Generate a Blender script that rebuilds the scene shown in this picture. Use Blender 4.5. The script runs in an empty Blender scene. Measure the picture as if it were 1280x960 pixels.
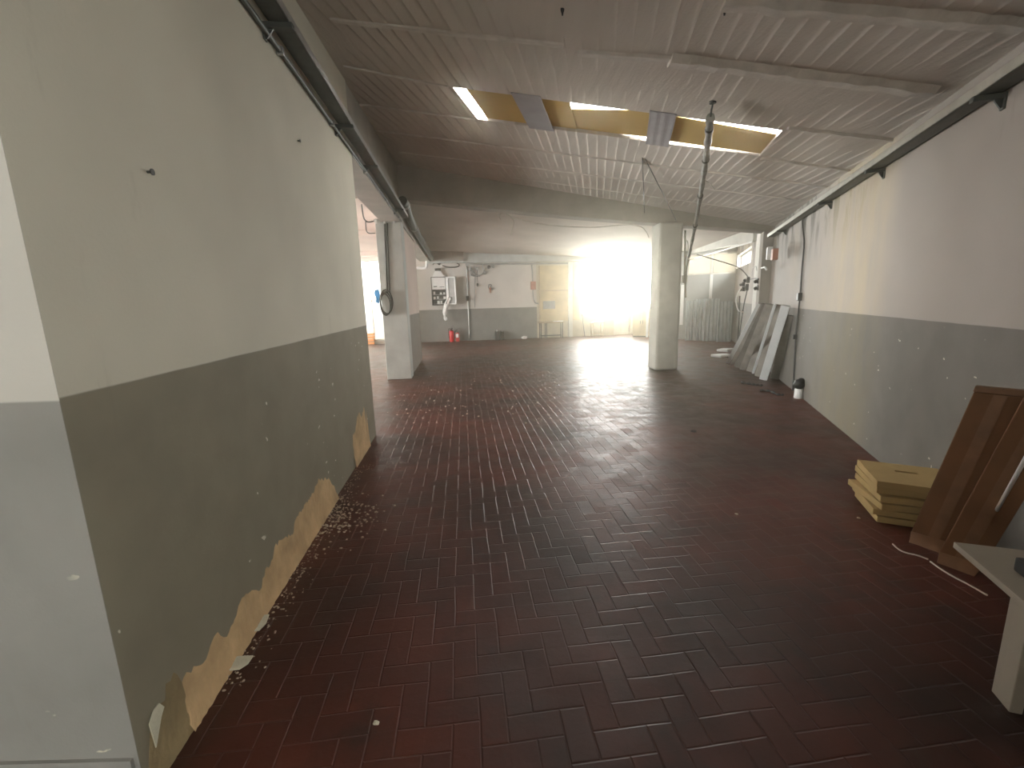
import bpy, bmesh, math, random
from mathutils import Vector, Matrix
random.seed(11)
S = bpy.context.scene
COL = S.collection

# ------------------------------------------------------------------ camera, world, exposure
CAM_H, F_PX, PITCH, ROLL = 1.6, 550.611, 0.18464, -0.02799
cp, sp, cr, sr = math.cos(PITCH), math.sin(PITCH), math.cos(ROLL), math.sin(ROLL)
C_F = Vector((0, cp, -sp)); _u = Vector((0, sp, cp)); _r = Vector((1, 0, 0))
C_R = _r * cr + _u * sr; C_U = _u * cr - _r * sr
C_O = Vector((0, 0, CAM_H))
cam = bpy.data.cameras.new('camera'); cam.sensor_width = 36; cam.lens = F_PX / 1280 * 36
cam.clip_start = 0.05; cam.clip_end = 200
cam_o = bpy.data.objects.new('camera', cam); COL.objects.link(cam_o)
M = Matrix((C_R, C_U, -C_F)).transposed().to_4x4(); M.translation = C_O
cam_o.matrix_world = M
S.camera = cam_o

SKY = 72.0
HAZE_D, HAZE_G = .0125, .895
S.view_settings.view_transform = 'Standard'; S.view_settings.look = 'None'
S.view_settings.exposure = -0.4; S.view_settings.gamma = 1.0
S.view_settings.use_curve_mapping = False
w = bpy.data.worlds.new('sky'); S.world = w; w.use_nodes = True
wn = w.node_tree; bg = wn.nodes['Background']
wtc = wn.nodes.new('ShaderNodeTexCoord'); wsx = wn.nodes.new('ShaderNodeSeparateXYZ')
wcr = wn.nodes.new('ShaderNodeValToRGB')
wcr.color_ramp.elements[0].position = 0.0; wcr.color_ramp.elements[0].color = (0.95, 0.92, 0.86, 1)
wcr.color_ramp.elements[1].position = 0.35; wcr.color_ramp.elements[1].color = (1.0, 0.97, 0.90, 1)
wn.links.new(wtc.outputs['Generated'], wsx.inputs[0]); wn.links.new(wsx.outputs['Z'], wcr.inputs[0])
wn.links.new(wcr.outputs[0], bg.inputs[0]); bg.inputs[1].default_value = SKY
S.cycles.max_bounces = 10; S.cycles.diffuse_bounces = 6; S.cycles.glossy_bounces = 4
S.cycles.transmission_bounces = 6; S.cycles.transparent_max_bounces = 10; S.cycles.volume_bounces = 1
S.cycles.caustics_reflective = False; S.cycles.caustics_refractive = False
S.cycles.sample_clamp_indirect = 8.0; S.cycles.use_denoising = True

def portal(name, c, nrm, up, sx, sy):
    """daylight portal in a window opening: guides the sky light, gives none of its own"""
    l = bpy.data.lights.new(name, 'AREA'); l.shape = 'RECTANGLE'; l.size = sx; l.size_y = sy
    l.cycles.is_portal = True
    o = bpy.data.objects.new(name, l); COL.objects.link(o)
    z = -Vector(nrm).normalized(); y = Vector(up).normalized(); x = y.cross(z).normalized(); y = z.cross(x)
    m = Matrix((x, y, z)).transposed().to_4x4(); m.translation = Vector(c); o.matrix_world = m

# ------------------------------------------------------------------ measuring helpers
def ray(px, py): return C_R * ((px - 640) / F_PX) + C_U * ((480 - py) / F_PX) + C_F
def on_z(px, py, z=0.0):
    d = ray(px, py); return C_O + d * ((z - CAM_H) / d.z)
def on_y(px, py, y):
    d = ray(px, py); return C_O + d * (y / d.y)

class Frame:
    """upright plane: origin, u along it, n into the room, z up"""
    def __init__(s, o, u):
        s.o = Vector(o); s.u = Vector(u).normalized(); s.z = Vector((0, 0, 1)); s.n = None
    def p(s, u, n, z): return s.o + s.u * u + s.n * n + s.z * z
    def hit(s, px, py, off=0.0):
        d = ray(px, py); k = ((s.o + s.n * off - C_O).dot(s.n)) / d.dot(s.n); q = C_O + d * k
        return (q - s.o).dot(s.u), q.z
def mkframe(o, u, n):
    f = Frame(o, u); f.n = Vector(n).normalized(); return f
FL = mkframe((-1.134, 0, 0), (-.111, 1, 0), (1, .111, 0))      # long left wall
FR = mkframe((1.981, 0, 0), (.379, 1, 0), (-1, .379, 0))       # skewed right wall
FF = mkframe((0, 19.254, 0), (1, .133, 0), (.133, -1, 0))      # far end wall
FX = mkframe((0, 1.21, 0), (1, 0, 0), (0, -1, 0))              # pier face beside the camera
def ceil_z(x, y): return 3.03 + .173 * (1.981 + .379 * y - x)
def on_ceil(px, py):
    d = ray(px, py); t = (ceil_z(0, 0) - CAM_H) / (d.z - .173 * (.379 * d.y - d.x)); return C_O + d * t

# ------------------------------------------------------------------ mesh helpers
def hexa(bm, pts):
    """8 points: bottom loop 0-3, top loop 4-7"""
    v = [bm.verts.new(p) for p in pts]
    fs = []
    for f in ((3, 2, 1, 0), (4, 5, 6, 7), (0, 1, 5, 4), (1, 2, 6, 5), (2, 3, 7, 6), (3, 0, 4, 7)):
        fs.append(bm.faces.new([v[i] for i in f]))
    return v, fs
def fbox(bm, fr, u0, u1, n0, n1, z0, z1, bev=0.0):
    b2 = bm if bev <= 0 else bmesh.new()
    hexa(b2, [fr.p(u0, n1, z0), fr.p(u1, n1, z0), fr.p(u1, n0, z0), fr.p(u0, n0, z0),
              fr.p(u0, n1, z1), fr.p(u1, n1, z1), fr.p(u1, n0, z1), fr.p(u0, n0, z1)])
    if bev > 0:
        bmesh.ops.bevel(b2, geom=list(b2.edges), offset=bev, segments=2, affect='EDGES', profile=.6)
        merge(bm, b2)
def merge(bm, b2, mat=None):
    mp = {}
    for v in b2.verts: mp[v] = bm.verts.new(mat @ v.co if mat else v.co)
    for f in b2.faces:
        try: bm.faces.new([mp[v] for v in f.verts])
        except ValueError: pass
    b2.free()
def obox(bm, c, X, Y, Z, bev=0.0):
    """oriented box: centre and three half-axis vectors"""
    c, X, Y, Z = Vector(c), Vector(X), Vector(Y), Vector(Z)
    b2 = bm if bev <= 0 else bmesh.new()
    hexa(b2, [c + s[0] * X + s[1] * Y + s[2] * Z for s in ((-1, -1, -1), (1, -1, -1), (1, 1, -1), (-1, 1, -1), (-1, -1, 1), (1, -1, 1), (1, 1, 1), (-1, 1, 1))])
    if bev > 0:
        bmesh.ops.bevel(b2, geom=list(b2.edges), offset=bev, segments=2, affect='EDGES', profile=.6)
        merge(bm, b2)
def tube(bm, pts, r, n=8, cap=True):
    pts = [Vector(p) for p in pts]
    rr = r if isinstance(r, (list, tuple)) else [r] * len(pts)
    t0 = (pts[1] - pts[0]).normalized()
    a = t0.orthogonal().normalized(); rings = []
    for i, p in enumerate(pts):
        t = (pts[min(i + 1, len(pts) - 1)] - pts[max(i - 1, 0)])
        t = t.normalized() if t.length > 1e-9 else t0
        a = (a - t * a.dot(t))
        a = a.normalized() if a.length > 1e-6 else t.orthogonal().normalized()
        b = t.cross(a)
        rings.append([bm.verts.new(p + (a * math.cos(k * 2 * math.pi / n) + b * math.sin(k * 2 * math.pi / n)) * rr[i]) for k in range(n)])
    for i in range(len(pts) - 1):
        for k in range(n):
            f = bm.faces.new((rings[i][k], rings[i][(k + 1) % n], rings[i + 1][(k + 1) % n], rings[i + 1][k])); f.smooth = True
    if cap:
        bm.faces.new(list(reversed(rings[0]))); bm.faces.new(rings[-1])
def lathe(bm, c, prof, n=20, axis=None):
    """profile (r, h) turned round an axis through c"""
    c = Vector(c); Z = Vector(axis).normalized() if axis else Vector((0, 0, 1))
    X = Z.orthogonal().normalized(); Y = Z.cross(X)
    rings = [[bm.verts.new(c + Z * h + (X * math.cos(k * 2 * math.pi / n) + Y * math.sin(k * 2 * math.pi / n)) * max(r, 1e-4)) for k in range(n)] for r, h in prof]
    for i in range(len(prof) - 1):
        for k in range(n):
            f = bm.faces.new((rings[i][k], rings[i][(k + 1) % n], rings[i + 1][(k + 1) % n], rings[i + 1][k])); f.smooth = True
    bm.faces.new(list(reversed(rings[0]))); bm.faces.new(rings[-1])
def spline(pts, k=8):
    pts = [Vector(p) for p in pts]; out = []
    P = [pts[0] * 2 - pts[1]] + pts + [pts[-1] * 2 - pts[-2]]
    for i in range(1, len(P) - 2):
        for j in range(k):
            t = j / k; a, b, c, d = P[i - 1], P[i], P[i + 1], P[i + 2]
            out.append(.5 * (2 * b + (c - a) * t + (2 * a - 5 * b + 4 * c - d) * t * t + (3 * b - a - 3 * c + d) * t ** 3))
    out.append(pts[-1]); return out
def sag(a, b, s, k=14):
    a, b = Vector(a), Vector(b)
    return [a.lerp(b, i / k) - Vector((0, 0, s * 4 * (i / k) * (1 - i / k))) for i in range(k + 1)]
def slab(bm, poly, thick):
    """planar polygon given thickness along a vector"""
    t = Vector(thick); a = [bm.verts.new(Vector(p)) for p in poly]; b = [bm.verts.new(Vector(p) + t) for p in poly]
    n = len(poly)
    bm.faces.new(a); bm.faces.new(list(reversed(b)))
    for i in range(n): bm.faces.new((a[i], b[i], b[(i + 1) % n], a[(i + 1) % n]))
def wall_grid(bm, fr, u0, u1, z0, z1, n0, n1, holes):
    """wall slab with rectangular openings (u0,u1,z0,z1)"""
    us = sorted({u0, u1, *[h[0] for h in holes], *[h[1] for h in holes]})
    us = [u for u in us if u0 <= u <= u1]
    for a, b in zip(us, us[1:]):
        m = (a + b) / 2
        hs = sorted([h for h in holes if h[0] <= m <= h[1]], key=lambda h: h[2])
        z = z0
        for h in hs:
            if h[2] > z + 1e-4: fbox(bm, fr, a, b, n0, n1, z, h[2])
            z = h[3]
        if z1 > z + 1e-4: fbox(bm, fr, a, b, n0, n1, z, z1)

# ------------------------------------------------------------------ object helpers
def link(name, bm, mat, parent=None, kind=None, smooth_angle=None):
    bmesh.ops.recalc_face_normals(bm, faces=bm.faces)
    me = bpy.data.meshes.new(name)
    if parent is not None:
        inv = parent_world(parent).inverted(); bm.transform(inv)
    bm.to_mesh(me); bm.free()
    o = bpy.data.objects.new(name, me); COL.objects.link(o)
    if mat: me.materials.append(mat)
    if parent is not None: o.parent = parent
    if kind: o['kind'] = kind
    return o
def parent_world(p):
    m = p.matrix_basis.copy()
    while p.parent: p = p.parent; m = p.matrix_basis @ m
    return m
def empty(name, loc, label=None, cat=None, group=None, kind=None):
    o = bpy.data.objects.new(name, None); COL.objects.link(o); o.location = loc; o.empty_display_size = .1
    tag(o, label, cat, group, kind); return o
def tag(o, label=None, cat=None, group=None, kind=None):
    if label: o['label'] = label
    if cat: o['category'] = cat
    if group: o['group'] = group
    if kind: o['kind'] = kind
    return o
def BM(): return bmesh.new()

# ------------------------------------------------------------------ materials
class NT:
    def __init__(s, name):
        s.m = bpy.data.materials.new(name); s.m.use_nodes = True; s.t = s.m.node_tree
        s.b = s.t.nodes['Principled BSDF']; s.out = s.t.nodes['Material Output']
    def n(s, typ, **kw):
        x = s.t.nodes.new('ShaderNode' + typ)
        for k, v in kw.items():
            if hasattr(x, k): setattr(x, k, v)
            else: x.inputs[k].default_value = v
        return x
    def l(s, a, b): s.t.links.new(a, b)
    def math(s, op, a, b=None, c=None):
        x = s.t.nodes.new('ShaderNodeMath'); x.operation = op
        for i, v in enumerate((a, b, c)):
            if v is None: continue
            if isinstance(v, (int, float)): x.inputs[i].default_value = v
            else: s.l(v, x.inputs[i])
        return x.outputs[0]
    def mix(s, fac, a, b, mode='MIX'):
        x = s.t.nodes.new('ShaderNodeMix'); x.data_type = 'RGBA'; x.blend_type = mode
        for sock, v in ((x.inputs[0], fac), (x.inputs[6], a), (x.inputs[7], b)):
            if isinstance(v, (int, float)): sock.default_value = v
            elif isinstance(v, tuple): sock.default_value = v if len(v) == 4 else (*v, 1)
            else: s.l(v, sock)
        return x.outputs[2]
    def ramp(s, fac, stops):
        x = s.t.nodes.new('ShaderNodeMapRange')
        x.inputs[1].default_value, x.inputs[2].default_value = stops[0], stops[1]
        x.inputs[3].default_value, x.inputs[4].default_value = (stops[2], stops[3]) if len(stops) == 4 else (0, 1)
        s.l(fac, x.inputs[0]); return x.outputs[0]
    def noise(s, vec, scale, detail=4, rough=.55):
        x = s.n('TexNoise'); x.inputs['Scale'].default_value = scale; x.inputs['Detail'].default_value = detail
        x.inputs['Roughness'].default_value = rough
        if vec is not None: s.l(vec, x.inputs['Vector'])
        return x.outputs[0]
    def bump(s, h, strength=.3, dist=.02):
        x = s.n('Bump'); x.inputs['Strength'].default_value = strength; x.inputs['Distance'].default_value = dist
        s.l(h, x.inputs['Height']); s.l(x.outputs[0], s.b.inputs['Normal'])
    def pos(s): return s.n('NewGeometry').outputs['Position']
def simple(name, col, rough=.6, metal=0.0, var=.18, scale=6.0, bump=.0, spec=.4, bscale=None):
    q = NT(name); tc = q.n('TexCoord').outputs['Object']
    nz = q.noise(tc, scale, 5)
    f = q.ramp(nz, (.3, .7, 0, 1))
    c = tuple(col)
    q.l(q.mix(f, tuple(x * (1 - var) for x in c), tuple(min(1, x * (1 + var)) for x in c)), q.b.inputs['Base Color'])
    q.b.inputs['Roughness'].default_value = rough; q.b.inputs['Metallic'].default_value = metal
    q.b.inputs['Specular IOR Level'].default_value = spec
    if bump: q.bump(q.noise(tc, bscale or scale * 5, 4), bump, .01)
    return q.m

def wall_mat(name, upper, lower, dado, chips=True, stains=0.0, warm=0.0):
    q = NT(name); P = q.pos(); sx = q.n('SeparateXYZ'); q.l(P, sx.inputs[0])
    big = q.noise(P, .7, 3); mid = q.noise(P, 3.0, 5); fine = q.noise(P, 60, 3)
    wob = q.math('MULTIPLY', q.math('SUBTRACT', mid, .5), .008)
    edge = q.ramp(q.math('ADD', sx.outputs['Z'], wob), (dado - .003, dado + .003))
    up = q.mix(q.ramp(big, (.35, .65)), tuple(c * .90 for c in upper), tuple(c * 1.06 for c in upper))
    if warm:
        up = q.mix(q.math('MULTIPLY', q.ramp(q.noise(P, .45, 2), (.5, .66)), warm), up, (upper[0] * 1.0, upper[1] * .93, upper[2] * .70))
    lo = q.mix(q.ramp(mid, (.3, .7)), tuple(c * .88 for c in lower), tuple(c * 1.08 for c in lower))
    if chips:
        vo = q.n('TexVoronoi'); vo.inputs['Scale'].default_value = 7.0
        mp = q.n('Mapping'); mp.inputs['Scale'].default_value = (1, 1, 1.8); q.l(P, mp.inputs[0])
        dis = q.n('TexNoise'); dis.inputs['Scale'].default_value = 14; q.l(P, dis.inputs['Vector'])
        ad = q.n('VectorMath'); ad.operation = 'MULTIPLY_ADD'; ad.inputs[1].default_value = (.14, .14, .14)
        q.l(dis.outputs['Color'], ad.inputs[0]); q.l(mp.outputs[0], ad.inputs[2]); q.l(ad.outputs[0], vo.inputs['Vector'])
        hit = q.ramp(vo.outputs['Distance'], (.13, .10))
        sc = q.n('SeparateColor'); q.l(vo.outputs['Color'], sc.inputs[0])
        rare = q.ramp(sc.outputs[0], (.66, .67))
        region = q.ramp(q.noise(P, 1.1, 1), (.46, .50))
        lo = q.mix(q.math('MULTIPLY', q.math('MULTIPLY', hit, rare), region), lo, (.62, .58, .48))
    col = q.mix(edge, lo, up)
    # scuffs and soot with shapes of their own
    mp2 = q.n('Mapping'); mp2.inputs['Scale'].default_value = (2.4, 2.4, .55); q.l(P, mp2.inputs[0])
    drip = q.noise(mp2.outputs[0], 1.6, 6, .65)
    if stains:
        top = q.ramp(sx.outputs['Z'], (2.05, 2.75))
        region = q.ramp(sx.outputs['Y'], (4.6, 5.4)) 
        d = q.math('MULTIPLY', q.math('MULTIPLY', q.ramp(drip, (.50, .56)), top), region)
        col = q.mix(q.math('MULTIPLY', d, stains), col, (.13, .125, .11))
        band = q.math('MULTIPLY', q.ramp(sx.outputs['Y'], (4.2, 4.7)), q.ramp(sx.outputs['Y'], (6.6, 5.6)))
        col = q.mix(q.math('MULTIPLY', q.math('MULTIPLY', band, q.ramp(drip, (.25, .6))), .55), col, q.mix(edge, (.22, .19, .12), (.52, .44, .28)))
    scuff = q.ramp(q.noise(mp2.outputs[0], 2.2, 8, .7), (.62, .78))
    col = q.mix(q.math('MULTIPLY', scuff, .28), col, (.16, .14, .11))
    q.l(col, q.b.inputs['Base Color'])
    q.b.inputs['Roughness'].default_value = .7; q.b.inputs['Specular IOR Level'].default_value = .25
    h = q.math('ADD', q.math('MULTIPLY', fine, .35), q.math('MULTIPLY', mid, .8))
    q.bump(h, .25, .012)
    return q.m

def floor_mat():
    q = NT('red_brick_paving'); P = q.pos()
    mp = q.n('Mapping'); mp.inputs['Rotation'].default_value = (0, 0, math.radians(-6)); q.l(P, mp.inputs[0])
    jit = q.n('TexNoise'); jit.inputs['Scale'].default_value = 2.2; q.l(P, jit.inputs['Vector'])
    ma = q.n('VectorMath'); ma.operation = 'MULTIPLY_ADD'; ma.inputs[1].default_value = (.02, .02, 0)
    q.l(jit.outputs['Color'], ma.inputs[0]); q.l(mp.outputs[0], ma.inputs[2])
    sx = q.n('SeparateXYZ'); q.l(ma.outputs[0], sx.inputs[0])
    W = .105
    a = q.math('DIVIDE', sx.outputs[0], W); b = q.math('DIVIDE', sx.outputs[1], W)
    i = q.math('FLOOR', a); j = q.math('FLOOR', b)
    fx = q.math('SUBTRACT', a, i); fy = q.math('SUBTRACT', b, j)
    k = q.math('FLOORED_MODULO', q.math('SUBTRACT', i, j), 4)
    def eq(v): return q.math('COMPARE', k, v, .3)
    k0, k1, k2, k3 = eq(0), eq(1), eq(2), eq(3)
    def side(v, off): return q.math('ADD', v, q.math('MULTIPLY', off, 9))
    d = q.math('MINIMUM', q.math('MINIMUM', side(fx, k1), side(q.math('SUBTRACT', 1, fx), k0)),
               q.math('MINIMUM', side(fy, k2), side(q.math('SUBTRACT', 1, fy), k3)))
    bi = q.math('SUBTRACT', i, k1); bj = q.math('SUBTRACT', j, k2)
    cv = q.n('CombineXYZ'); q.l(bi, cv.inputs[0]); q.l(bj, cv.inputs[1])
    wn_ = q.n('TexWhiteNoise'); wn_.noise_dimensions = '2D'; q.l(cv.outputs[0], wn_.inputs['Vector'])
    rnd = wn_.outputs['Value']
    joint = q.ramp(d, (.05, .015))
    big = q.noise(P, .55, 4, .6); mid = q.noise(P, 2.6, 6, .65); fine = q.noise(P, 40, 4)
    base = q.mix(rnd, (.066, .0150, .0085), (.094, .0225, .0125))
    base = q.mix(q.ramp(big, (.42, .60)), base, (.026, .0095, .006))
    base = q.mix(q.math('MULTIPLY', q.ramp(mid, (.52, .70)), .7), base, (.018, .012, .009))
    dust = q.math('MULTIPLY', q.ramp(q.noise(P, 1.3, 7, .7), (.58, .80)), .30)
    base = q.mix(dust, base, (.16, .10, .075))
    jc = q.mix(q.ramp(q.noise(P, .8, 3), (.42, .6)), (.014, .008, .006), (.10, .048, .033))
    q.l(q.mix(q.math('MULTIPLY', joint, .16), base, jc), q.b.inputs['Base Color'])
    q.l(q.math('ADD', q.ramp(q.noise(P, 3.5, 6, .7), (.3, .7, .34, .52)), q.math('MULTIPLY', rnd, .06)), q.b.inputs['Roughness'])
    q.b.inputs['Specular IOR Level'].default_value = .34
    tilt = q.math('MULTIPLY', q.math('SUBTRACT', rnd, .5), q.math('ADD', fx, fy))
    h = q.math('ADD', q.math('MULTIPLY', joint, -1.0), q.math('ADD', q.math('MULTIPLY', tilt, .9), q.math('ADD', q.math('MULTIPLY', mid, 1.6), q.math('MULTIPLY', fine, .25))))
    q.bump(h, .50, .0055)
    return q.m

def ceiling_mat():
    q = NT('boarded_concrete_ceiling'); P = q.pos()
    mp = q.n('Mapping'); mp.inputs['Rotation'].default_value = (0, 0, math.radians(11)); q.l(P, mp.inputs[0])
    wv = q.n('TexWave'); wv.wave_type = 'BANDS'; wv.bands_direction = 'X'; wv.wave_profile = 'SAW'
    wv.inputs['Scale'].default_value = 2.5; wv.inputs['Distortion'].default_value = .7
    wv.inputs['Detail'].default_value = 3; wv.inputs['Detail Scale'].default_value = .8
    q.l(mp.outputs[0], wv.inputs['Vector'])
    st = q.n('Mapping'); st.inputs['Rotation'].default_value = (0, 0, math.radians(11)); st.inputs['Scale'].default_value = (9, .5, 1); q.l(P, st.inputs[0])
    streak = q.noise(st.outputs[0], 1.0, 5, .6)
    big = q.noise(P, .5, 3); fine = q.noise(P, 45, 3)
    c = q.mix(q.ramp(big, (.35, .65)), (.54, .50, .455), (.64, .60, .545))
    c = q.mix(q.math('MULTIPLY', q.ramp(streak, (.35, .75)), .35), c, (.46, .43, .39))
    q.l(c, q.b.inputs['Base Color']); q.b.inputs['Roughness'].default_value = .85; q.b.inputs['Specular IOR Level'].default_value = .2
    h = q.math('ADD', q.math('MULTIPLY', q.math('MULTIPLY', q.math('POWER', wv.outputs['Fac'], 12), 2.4), q.ramp(q.noise(P, .8, 2), (.36, .56))), q.math('ADD', q.math('MULTIPLY', streak, .8), q.math('MULTIPLY', fine, .25)))
    q.bump(h, .6, .02)
    return q.m

def amber_mat():
    q = NT('aged_amber_sheet'); tc = q.n('TexCoord').outputs['Object']
    nz = q.noise(tc, 3.2, 6, .65)
    c = q.mix(q.ramp(nz, (.3, .7)), (.0150, .0092, .0004), (.033, .0225, .0016))
    tr = q.n('BsdfTranslucent'); q.l(c, tr.inputs[0])
    df = q.n('BsdfDiffuse'); df.inputs[0].default_value = (.42, .32, .13, 1)
    ad = q.n('AddShader'); q.l(tr.outputs[0], ad.inputs[0]); q.l(df.outputs[0], ad.inputs[1])
    q.l(ad.outputs[0], q.out.inputs[0]); return q.m
def glass_mat():
    q = NT('window_glass'); tp = q.n('BsdfTransparent'); tp.inputs[0].default_value = (.95, .96, .95, 1)
    gl = q.n('BsdfGlossy'); gl.inputs['Roughness'].default_value = .05
    mx = q.n('MixShader'); mx.inputs[0].default_value = .06
    q.l(tp.outputs[0], mx.inputs[1]); q.l(gl.outputs[0], mx.inputs[2]); q.l(mx.outputs[0], q.out.inputs[0]); return q.m
def frosted_mat():
    q = NT('frosted_sheet'); tr = q.n('BsdfTranslucent'); tr.inputs[0].default_value = (.26, .25, .22, 1)
    q.l(tr.outputs[0], q.out.inputs[0]); return q.m
def milky_mat():
    q = NT('milky_glazing'); tr = q.n('BsdfTranslucent'); tr.inputs[0].default_value = (.60, .60, .57, 1)
    q.l(tr.outputs[0], q.out.inputs[0]); return q.m
def haze_mat(density, aniso):
    q = NT('bloom_haze_volume'); q.t.nodes.remove(q.b)
    v = q.n('VolumeScatter'); v.inputs['Color'].default_value = (1, .95, .76, 1)  # yellowish scatter gives the stand-in bloom its tint
    v.inputs['Density'].default_value = density; v.inputs['Anisotropy'].default_value = aniso
    q.l(v.outputs[0], q.out.inputs['Volume']); return q.m

m_left = wall_mat('two_tone_wall_paint', (.63, .605, .51), (.235, .212, .158), 1.370)
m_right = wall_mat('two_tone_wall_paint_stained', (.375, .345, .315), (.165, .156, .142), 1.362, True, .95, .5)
m_pier = wall_mat('two_tone_pier_paint', (.54, .53, .49), (.25, .248, .235), 1.362)
m_far = wall_mat('two_tone_far_wall_paint', (.60, .57, .53), (.22, .22, .205), 1.352, False)
m_plain = wall_mat('pale_plaster', (.66, .62, .57), (.66, .62, .57), .0, False)
m_pale = wall_mat('yellowed_pale_plaster', (.56, .52, .42), (.50, .46, .37), 1.352, False)
m_pink = wall_mat('pinkish_plaster', (.62, .52, .47), (.22, .20, .175), 1.362, False)
m_col = simple('grey_column_paint', (.50, .52, .50), .7, 0, .12, 3, .15)
m_colw = simple('pale_column_paint', (.58, .58, .53), .7, 0, .10, 3, .15)
m_beam = simple('grey_beam_concrete', (.36, .34, .30), .85, 0, .14, 2.0, .2)
m_ridge = simple('rough_joint_mortar', (.60, .57, .52), .9, 0, .15, 8, .5)
m_ceil = ceiling_mat(); m_floor = floor_mat(); m_glass = glass_mat(); m_amber = amber_mat(); m_frost = frosted_mat(); m_milk = milky_mat()
m_metal = simple('galvanised_steel', (.42, .43, .42), .42, .75, .15, 14)
m_dmetal = simple('dark_painted_steel', (.075, .085, .08), .5, .3, .2, 14)
m_cream = simple('cream_painted_steel', (.62, .62, .52), .45, .1, .1, 9)
m_traylip = simple('worn_zinc_lip', (.55, .55, .49), .38, .55, .12, 9)
m_black = simple('black_rubber', (.012, .012, .012), .55, 0, .3, 10)
m_dgrey = simple('dark_grey_plastic', (.06, .062, .065), .5)
m_grey = simple('grey_plastic', (.33, .33, .32), .5)
m_white = simple('white_plastic', (.78, .78, .76), .45, 0, .04)
m_paper = simple('white_paper', (.85, .85, .83), .8, 0, .05)
m_red = simple('red_enamel', (.55, .025, .035), .3, 0, .1)
m_rust = simple('red_brown_box_paint', (.38, .17, .12), .55)
m_wframe = simple('window_frame_paint', (.55, .54, .50), .5, 0, .1)
m_plaster = simple('bare_tan_plaster', (.50, .35, .19), .9, 0, .25, 5, .6, bscale=22)
m_plaster2 = simple('dark_olive_plaster', (.25, .19, .10), .9, 0, .25, 5, .6, bscale=22)  # darker, more olive tone of the bare plaster
m_flake = simple('pale_paint_flake', (.58, .56, .44), .8, 0, .12, 12, .3)
m_board = simple('yellow_insulation_board', (.40, .285, .12), .85, 0, .08, 5, .2)
m_card = simple('brown_cardboard', (.15, .068, .028), .85, 0, .16, 4, .15)
m_tape = simple('worn_parcel_tape', (.17, .085, .04), .5, 0, .2, 8)
m_wtable = simple('white_laminate', (.34, .305, .25), .5, 0, .06, 4)
m_wood = simple('raw_pine', (.42, .33, .22), .75, 0, .15, 5)
m_ply = simple('yellowed_plywood', (.52, .43, .27), .7, 0, .2, 1.6)
m_plank = simple('weathered_grey_plank', (.33, .31, .28), .8, 0, .25, 4, .3)
m_plankd = simple('weathered_plank_and_gap_shade', (.17, .16, .145), .8, 0, .3, 4, .3)  # also colours the board that stands in for a shadowed gap
m_plankw = simple('white_painted_board', (.72, .75, .75), .6, 0, .06, 4)
m_corr = simple('pale_corrugated_sheet', (.52, .56, .56), .6, .1, .1, 3)
m_blue = simple('sky_blue_cloth', (.06, .33, .75), .8)
m_orange = simple('orange_crate_plastic', (.75, .30, .10), .6)
m_greytape = simple('grey_roof_patch', (.30, .29, .31), .75, 0, .1, 5)
m_rope = simple('old_white_cord', (.55, .52, .45), .8)
m_cable = simple('grey_wrapped_cable', (.20, .195, .18), .7, 0, .35, 9, .3)
m_partition = simple('grey_partition_board', (.36, .37, .36), .7, 0, .1, 2)
m_dust = simple('plaster_dust', (.42, .36, .28), .95, 0, .2, 20)

# ------------------------------------------------------------------ setting: floor, walls
def beam_y(x): return 9.62 + .045 * x            # front face of the cross beam
bm = BM(); fbox(bm, mkframe((0, 0, 0), (1, 0, 0), (0, -1, 0)), -11, 10, 5, -21.5, -.2, 0)
link('floor', bm, m_floor, kind='structure')

bm = BM(); hexa(bm, [FL.p(1.2195, 0, 0), FL.p(5.37, 0, 0), FL.p(5.37, -.34, 0), Vector((-1.62, 1.2135, 0)),
                     FL.p(1.2195, 0, 4.75), FL.p(5.37, 0, 4.75), FL.p(5.37, -.34, 4.75), Vector((-1.62, 1.2135, 4.75))])
link('wall_left', bm, m_left, kind='structure')
bm = BM(); fbox(bm, FX, -5.2, -1.60, -.3, -.003, 0, 4.9)
hexa(bm, [Vector((-5.2, 1.21, 0)), Vector((-1.2685, 1.21, 0)), Vector((-1.2688, 1.213, 0)), Vector((-5.2, 1.213, 0)), Vector((-5.2, 1.21, 4.9)), Vector((-1.2685, 1.21, 4.9)), Vector((-1.2688, 1.213, 4.9)), Vector((-5.2, 1.213, 4.9))]); link('wall_front', bm, m_pier, kind='structure')
bm = BM(); fbox(bm, FX, -5.2, -1.285, 0, .012, 0, .155); link('baseboard_front', bm, m_pier, kind='structure')

# right wall, with the high strip window of the alcove
ru = lambda px, py: FR.hit(px, py)[0]
hole_r = (13.75, 17.15, 2.52, 2.97)
hole_rr = (-4.4, -2.2, 1.0, 2.4)  # added opening behind the camera, unseen, to light the left wall
bm = BM(); wall_grid(bm, FR, -6.2, 17.75, 0, 3.7, -.3, 0, [hole_r, hole_rr]); link('wall_right', bm, m_right, kind='structure')

# far wall: big window with door beside it, left-room glazing
WIN = (FF.hit(727, 392)[0], FF.hit(767, 392)[0], .98, 3.22)
DOOR = (WIN[1] + .02, FF.hit(789, 385)[0], 0.02, 3.22)
WIN2 = (DOOR[1] + .02, FF.hit(819, 385)[0], 1.12, 3.22)
GLZ = (-9.4, -3.95, .16, 3.42)
bm = BM(); wall_grid(bm, FF, -10.4, 1.18, 0, 4.3, -.3, 0, [GLZ]); link('wall_far', bm, m_far, kind='structure')
bm = BM(); wall_grid(bm, FF, 1.18, 6.85, 0, 4.3, -.3, 0, [WIN, DOOR, WIN2]); link('wall_far_window', bm, m_pale, kind='structure')

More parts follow.
